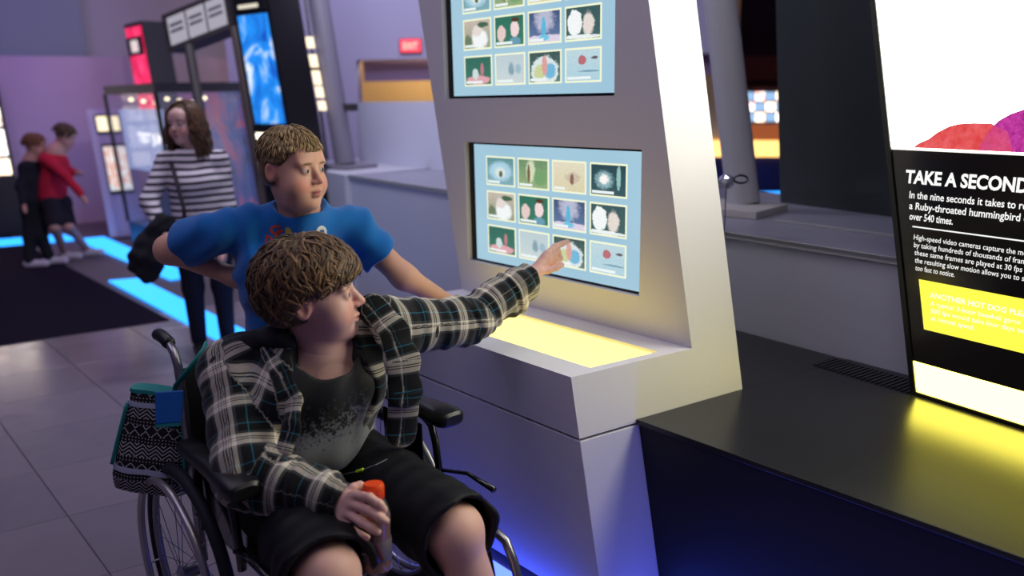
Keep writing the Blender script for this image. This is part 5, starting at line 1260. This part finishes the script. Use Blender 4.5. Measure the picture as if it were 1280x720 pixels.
# jeans and shoes
G = vol_for(hip2 + an2, .14, .0075); G.cone(hip2[0] - UZ * .0, hip2[1], .10, .10, .04)
for a, b, c in zip(hip2, kn2, an2): G.cone(a, b, .092, .074, .03); G.cone(b, c, .072, .060, .03, cut1=-.01)
G.folds(.003, 40, 4); sdf_obj('jeans', [G.mesh(1)], mat('jeans_dark', srgb(26, 30, 52), .85), bo2)
for c in an2:
    G = vol_for([c - Vector((.1, .1, .08)), c + Vector((.25, .1, .05))], .03, .006); z0 = Vector((c.x - .03, c.y, .035)); G.cone(z0, z0 + Vector((.17, .05, 0)), .036, .033, .02); G.cone(c, z0, .042, .04, .02); G.plane((0, 0, .002), (0, 0, -1)); sdf_obj('shoe', [G.mesh(1)], m_shoe, bo2)
def hair2():
    it = []; D, B = np.array(srgb(110, 90, 60)[:3]), np.array(srgb(198, 170, 114)[:3])
    for i in range(1500):
        ph = rng.uniform(-math.pi, math.pi); a = abs(ph); front = max(0, 1 - a / .95)
        end = float(np.interp(a, [0, .5, .8, 1.05, 1.35, 1.7, 2.0, 3.14], [1.36, 1.36, 1.36, 1.6, 1.72, 1.66, 1.92, 2.0])); th0 = rng.uniform(.02, end - .12); th1 = min(end, th0 + rng.uniform(.28, .5)); sw = rng.uniform(-.12, .12) + (-.12 * front)
        l0 = rng.uniform(.001, .006) * (1.0 if th0 < 1.2 else .5)
        pts = [scalp(th0 + (th1 - th0) * t, ph + sw * t, l0 + (.010 if th0 < 1.1 else .004) * math.sin(1.9 * t) + (.006 * front * t)) for t in np.linspace(0, 1, 6)]
        r = rng.random(); k = (D * (1 - r) + B * r) * (1.0 if th0 < 1.15 else .8); it.append((pts, rng.uniform(.0022, .0042), k))
    return it
G = Vol(h2.c - .17, h2.c + .17, .004); h2.e(G, 0, -.014, .036, (.0785, .1005, .088), k=.02); h2.e(G, 0, -.03, .0, (.077, .085, .075), k=.02)
h2.e(G, 0, .105, -.012, (.09, .082, .080), k=.008, op='sub'); h2.e(G, 0, -.01, -.115, (.14, .13, .075), k=.008, op='sub')
for q in (-1, 1): h2.e(G, q * .085, .0, -.012, (.028, .030, .036), k=.008, op='sub')
hc2, Vh = sdf_obj('hair_cap', [G.mesh(1)], m_hair, None); vcol(hc2, np.tile(np.array(srgb(112, 90, 60)[:3]), (len(Vh), 1))); attr_set(hc2.data, h2.local(Vh))
hr2 = locks(h2, hair2(), bo2, 'hair'); par(hc2, hr2)

# ------------------------------------------------------------------ woman in the striped top
wom = thing('person', (-4.72, 1.68, 0), 'woman with long dark hair in a striped top holding a dark jacket', 'person')
def WP(px, py, d=5.62): return at(px, py, d * 0.85)
h3 = Head(WP(231, 155), frame((0.52, -0.85, -0.02), 0.05), 1.0)
nb3 = WP(240, 186, 5.66); s3R, s3L = WP(208, 202, 5.62), WP(273, 200, 5.74); ch3 = (s3R + s3L) / 2 - UZ * .13
Lv3 = (s3L - s3R).normalized(); Fv3 = Vector((Lv3.y, -Lv3.x, 0)).normalized(); pl3 = Vector(((s3R + s3L) / 2).to_tuple()); pl3 = Vector((pl3.x + .02, pl3.y, .82))
e3R, w3R = WP(186, 252, 5.55), WP(204, 288, 5.45); e3L, w3L = WP(284, 258, 5.78), WP(279, 310, 5.7)
hip3 = [pl3 - Lv3 * .085, pl3 + Lv3 * .085]; kn3 = [p - UZ * .38 + Fv3 * .01 for p in hip3]; an3 = [Vector((p.x, p.y, .07)) for p in hip3]
G = vol_for([h3.p(0, .12, .14), h3.p(0, -.12, -.14), nb3, w3R, w3L, pl3], .13, .0068); h3.build(G, chub=.2)
G.cone(h3.p(0, -.02, -.05), nb3, .05, .055, .03)
for a, b, r0, r1 in ((s3R, e3R, .045, .036), (e3R, w3R, .036, .025), (s3L, e3L, .045, .036), (e3L, w3L, .036, .025)): G.cone(a, b, r0, r1, .03)
G.cone(ch3, pl3, .11, .12, .05, flat=Lv3, f=1.2); G.cone(s3R, s3L, .05, .05, .04)
for w_, e_ in ((w3R, e3R), (w3L, e3L)):
    d = (w_ - e_).normalized(); G.cone(w_, w_ + d * .07, .024, .028, .015)
    for k in range(4): G.cone(w_ + d * .07 + Fv3 * (.02 - .014 * k), w_ + d * .13 + Fv3 * (.016 - .012 * k), .010, .008, .006)
    G.cone(w_ + d * .02 + Fv3 * .02, w_ + d * .075 + Fv3 * .045, .012, .009, .01)
q1 = G.mesh(1); G = vol_for(hip3 + an3, .12, .011)
for a, b, c in zip(hip3, kn3, an3): G.cone(a, b, .08, .055, .03); G.cone(b, c, .054, .038, .03)
b3, V3 = sdf_obj('body', [q1, G.mesh(1)], m_skin, wom); vcol(b3, h3.paint(V3, (206, 166, 160), lips=(150, 84, 92), brow=(90, 66, 56))); h3.eyes(wom, (70, 70, 74))
def stripe_mat():
    m = mat('stripe_knit', (0.5, 0.5, 0.5, 1), .9, spec=.1); t = NT(m); s = t.sep(t.coord('Object'))
    f = t.math('LESS_THAN', t.math('FRACT', t.math('DIVIDE', t.math('ADD', s[2], t.math('MULTIPLY', t.noise(3, 2, .5, t.coord('Object')), .02)), .0405)), .40)
    t.l.new(t.mix(f, srgb(222, 216, 224), srgb(34, 34, 50)), t.n['Principled BSDF'].inputs['Base Color']); return m
G = vol_for([nb3, s3R, s3L, e3R, w3R, e3L, w3L, pl3 - UZ * .05], .14, .007)
G.cone(ch3, pl3, .128, .140, .06, flat=Lv3, f=1.18); G.ell(ch3 + Fv3 * .06, (.09, .13, .09), k=.05); G.cone(s3R, s3L, .056, .056, .05); G.cone(nb3, ch3, .07, .1, .05)
for a, b, c in ((s3R, e3R, w3R), (s3L, e3L, w3L)): G.cone(a, b, .058, .050, .03); G.cone(b, b.lerp(c, .72), .050, .042, .03, cut1=0)
G.folds(.003, 26, 9); G.ell(nb3 + UZ * .05, (.085, .085, .065), k=.004, op='sub'); G.plane(pl3 - UZ * .03, (0, 0, -1))
sdf_obj('striped_top', [G.mesh(1)], stripe_mat(), wom)[0]['label'] = 'white top with dark horizontal stripes'
G = vol_for(hip3 + an3, .13, .009); G.cone(hip3[0], hip3[1], .095, .095, .04)
for a, b, c in zip(hip3, kn3, an3): G.cone(a, b, .090, .064, .03); G.cone(b, c, .062, .046, .03, cut1=-.01)
sdf_obj('jeans', [G.mesh(1)], mat('jeans_navy', srgb(20, 22, 44), .85), wom)
for c in an3:
    G = vol_for([c - Vector((.15, .2, .08)), c + Vector((.25, .15, .05))], .03, .008); z0 = Vector((c.x, c.y, .033)); G.cone(z0, z0 + Fv3 * .16, .034, .03, .02); G.cone(c, z0, .04, .038, .02); G.plane((0, 0, .015), (0, 0, -1)); sdf_obj('shoe', [G.mesh(1)], m_shoe, wom)
it = []; D, B = np.array(srgb(30, 17, 16)[:3]), np.array(srgb(84, 46, 36)[:3])
for i in range(520):
    ph = rng.uniform(.85, math.pi) * rng.choice([-1, 1]); th0 = rng.uniform(.03, 1.2); pts = []; wv = rng.uniform(.006, .018); p0 = rng.uniform(0, 6.28); ln = rng.uniform(.12, .26); lf = rng.uniform(.004, .022)
    for t in np.linspace(0, 1, 5): pts.append(scalp(th0 + (1.75 - th0) * t, ph, lf + .01 * t))
    q = pts[-1]
    for t in np.linspace(.12, 1, 7): pts.append(q + np.array([wv * math.sin(8 * t + p0) + .012 * t * np.sign(q[0]), wv * math.cos(8 * t + p0), -ln * t]))
    r = rng.random(); it.append((pts, rng.uniform(.006, .011), D * (1 - r) + B * r))
hr3 = locks(h3, it, wom, 'hair')
G = Vol(h3.c - .17, h3.c + .17, .007); h3.e(G, 0, -.02, .038, (.082, .100, .086), k=.02); h3.e(G, 0, -.05, -.03, (.078, .06, .1), k=.02); h3.e(G, 0, .11, -.02, (.072, .075, .085), k=.008, op='sub')
hc3, Vh = sdf_obj('hair_cap', [G.mesh(1)], m_hair, None); vcol(hc3, np.tile(D, (len(Vh), 1))); attr_set(hc3.data, h3.local(Vh)); par(hc3, hr3)
MB().tube([WP(214, 203, 5.55), WP(222, 232, 5.46), WP(230, 262, 5.42), WP(232, 300, 5.42)], .012, 8, sx=.4).build('bag_strap', mat('strap_dark', srgb(30, 26, 36), .8), wom)
# dark jacket over the forearm
G = vol_for([WP(205, 285, 5.42), WP(172, 330, 5.45), WP(195, 350, 5.45)], .12, .008)
G.cone(WP(206, 282, 5.44), WP(186, 322, 5.42), .075, .085, .04, flat=Fv3, f=.55); G.cone(WP(180, 300, 5.44), WP(168, 335, 5.44), .05, .045, .04, flat=Fv3, f=.6); G.cone(WP(188, 315, 5.42), WP(184, 347, 5.43), .05, .042, .03, flat=Fv3, f=.6)
G.folds(.007, 30, 6)
tag(sdf_obj('jacket', [G.mesh(1)], mat('jacket_dark', srgb(22, 22, 30), .9), None)[0], 'dark jacket draped over the forearm of the woman in stripes', 'jacket')

# ------------------------------------------------------------------ two boys by the purple wall
def far_person(label, H_, joints, cols, haircol, fd, face, sc, bend=0.0):
    t = thing('person', tuple(joints['base']), label, 'person'); J = {k: Vector(v) for k, v in joints.items()}
    hh = Head(J['head'], frame(face), sc); up = (J['neck'] - J['pelvis']).normalized(); L_ = (J['sL'] - J['sR']).normalized()
    G = vol_for(list(J.values()), .16, .011); hh.build(G, .4, fine=False); G.cone(hh.p(0, -.02, -.05), J['neck'], .045, .05, .03)
    for s_ in 'RL':
        G.cone(J['s' + s_], J['e' + s_], .04, .033, .03); G.cone(J['e' + s_], J['w' + s_], .033, .023, .03); d = (J['w' + s_] - J['e' + s_]).normalized()
        G.cone(J['w' + s_], J['w' + s_] + d * .06, .022, .024, .01)
        for k in range(4): G.cone(J['w' + s_] + d * .055 + L_ * (.018 - .012 * k), J['w' + s_] + d * .115 + L_ * (.016 - .011 * k), .009, .007, .004)
        G.cone(J['h' + s_], J['k' + s_], .068, .05, .03); G.cone(J['k' + s_], J['a' + s_], .048, .034, .03)
    G.cone(J['pelvis'], J['neck'], .095, .09, .05, flat=L_, f=1.15)
    b, V = sdf_obj('body', [G.mesh(1)], m_skin, t); vcol(b, hh.paint(V, (196, 146, 138)))
    G = vol_for(list(J.values()), .16, .011)
    G.cone(J['pelvis'] + up * .02, J['neck'] - up * .10, .122, .118, .05, flat=L_, f=1.15); G.cone(J['sR'], J['sL'], .055, .055, .05)
    sl = cols.get('sleeve', 1.0)
    for s_ in 'RL':
        G.cone(J['s' + s_], J['e' + s_] if sl >= 1 else J['s' + s_].lerp(J['e' + s_], sl * 1.2), .054, .046, .03)
        if sl >= 1: G.cone(J['e' + s_], J['w' + s_], .046, .036, .03, cut1=0)
    G.folds(.004, 24, 5); sdf_obj('shirt', [G.mesh(1)], cols['top'], t)
    G = vol_for(list(J.values()), .16, .011); G.cone(J['hR'], J['hL'], .088, .088, .04)
    for s_ in 'RL':
        G.cone(J['h' + s_], J['k' + s_], .082, .075 if cols.get('short') else .060, .03, cut1=0 if cols.get('short') else None)
        if not cols.get('short'): G.cone(J['k' + s_], J['a' + s_], .058, .05, .03)
    sdf_obj('trousers', [G.mesh(1)], cols['leg'], t)
    for s_ in 'RL':
        a = J['a' + s_]; f_ = Vector((face[0], face[1], 0)).normalized(); G = vol_for([a - Vector((.25, .25, .1)), a + Vector((.25, .25, .05))], .02, .009); z0 = Vector((a.x, a.y, .045)); G.cone(z0 - f_ * .03, z0 + f_ * .14, .042, .038, .02); G.cone(a, z0, .042, .04, .02); G.plane((0, 0, .010), (0, 0, -1)); sdf_obj('shoe', [G.mesh(1)], cols['shoe'], t)
    it = []; base = np.array(srgb(*haircol)[:3])
    for i in range(160):
        ph = rng.uniform(-math.pi, math.pi); front = max(0, 1 - abs(ph) / .9); end = 1.95 - .85 * front; th0 = rng.uniform(.02, end * .7); th1 = min(end, th0 + .7)
        it.append(([scalp(th0 + (th1 - th0) * q, ph, .006 + .012 * math.sin(2.4 * q)) for q in np.linspace(0, 1, 5)], rng.uniform(.009, .014), base * rng.uniform(.6, 1.3)))
    locks(hh, it, t, 'hair', nside=5); return t, J
FD = 9.75
m_dk = mat('boy_dark_top', srgb(22, 22, 34), .9)
def FP(x, y, d=9.65): return at(x, y, d * 0.822)
b_ = Vector((-8.90, 1.70, 0))
far_person('boy in dark clothes with reddish hair standing by the photo wall', 1.4, dict(base=b_, head=FP(44, 183), neck=FP(42, 201, 9.7), sR=FP(31, 209, 9.6), sL=FP(57, 207, 9.8), eR=FP(26, 234, 9.55), wR=FP(30, 256, 9.5), eL=FP(64, 232, 9.8), wL=FP(72, 250, 9.75),
    pelvis=FP(44, 255, 9.7), hR=FP(38, 262, 9.65), hL=FP(52, 261, 9.75), kR=FP(37, 297, 9.6), kL=FP(51, 295, 9.65), aR=Vector((-8.89, 1.62, .08)), aL=Vector((-8.93, 1.80, .08))),
    dict(top=m_dk, leg=mat('boy_dark_leg', srgb(18, 18, 28), .9), shoe=mat('shoe_white', srgb(196, 188, 205), .6)), (120, 62, 44), 0, (.55, .80, -.12), .98)
b_ = Vector((-9.05, 2.02, 0))
t9, J9 = far_person('boy in a red shirt and dark shorts bending beside the picture pylon', 1.4, dict(base=b_, head=FP(81, 171), neck=FP(70, 190), sR=FP(57, 199, 9.55), sL=FP(74, 196, 9.8), eR=FP(84, 222, 9.4), wR=FP(103, 246, 9.35), eL=FP(84, 214, 9.8), wL=FP(96, 216, 9.75),
    pelvis=FP(66, 248, 9.7), hR=FP(64, 255, 9.62), hL=FP(78, 253, 9.76), kR=FP(68, 284, 9.55), kL=FP(86, 283, 9.65), aR=Vector((-9.10, 1.98, .08)), aL=Vector((-9.14, 2.20, .08))),
    dict(top=mat('boy_red_top', srgb(186, 20, 54), .85), leg=mat('boy_short_dark', srgb(24, 20, 34), .9), shoe=mat('shoe_white', srgb(196, 188, 205), .6), short=True), (34, 24, 24), 0, (.62, .72, -.42), .98)
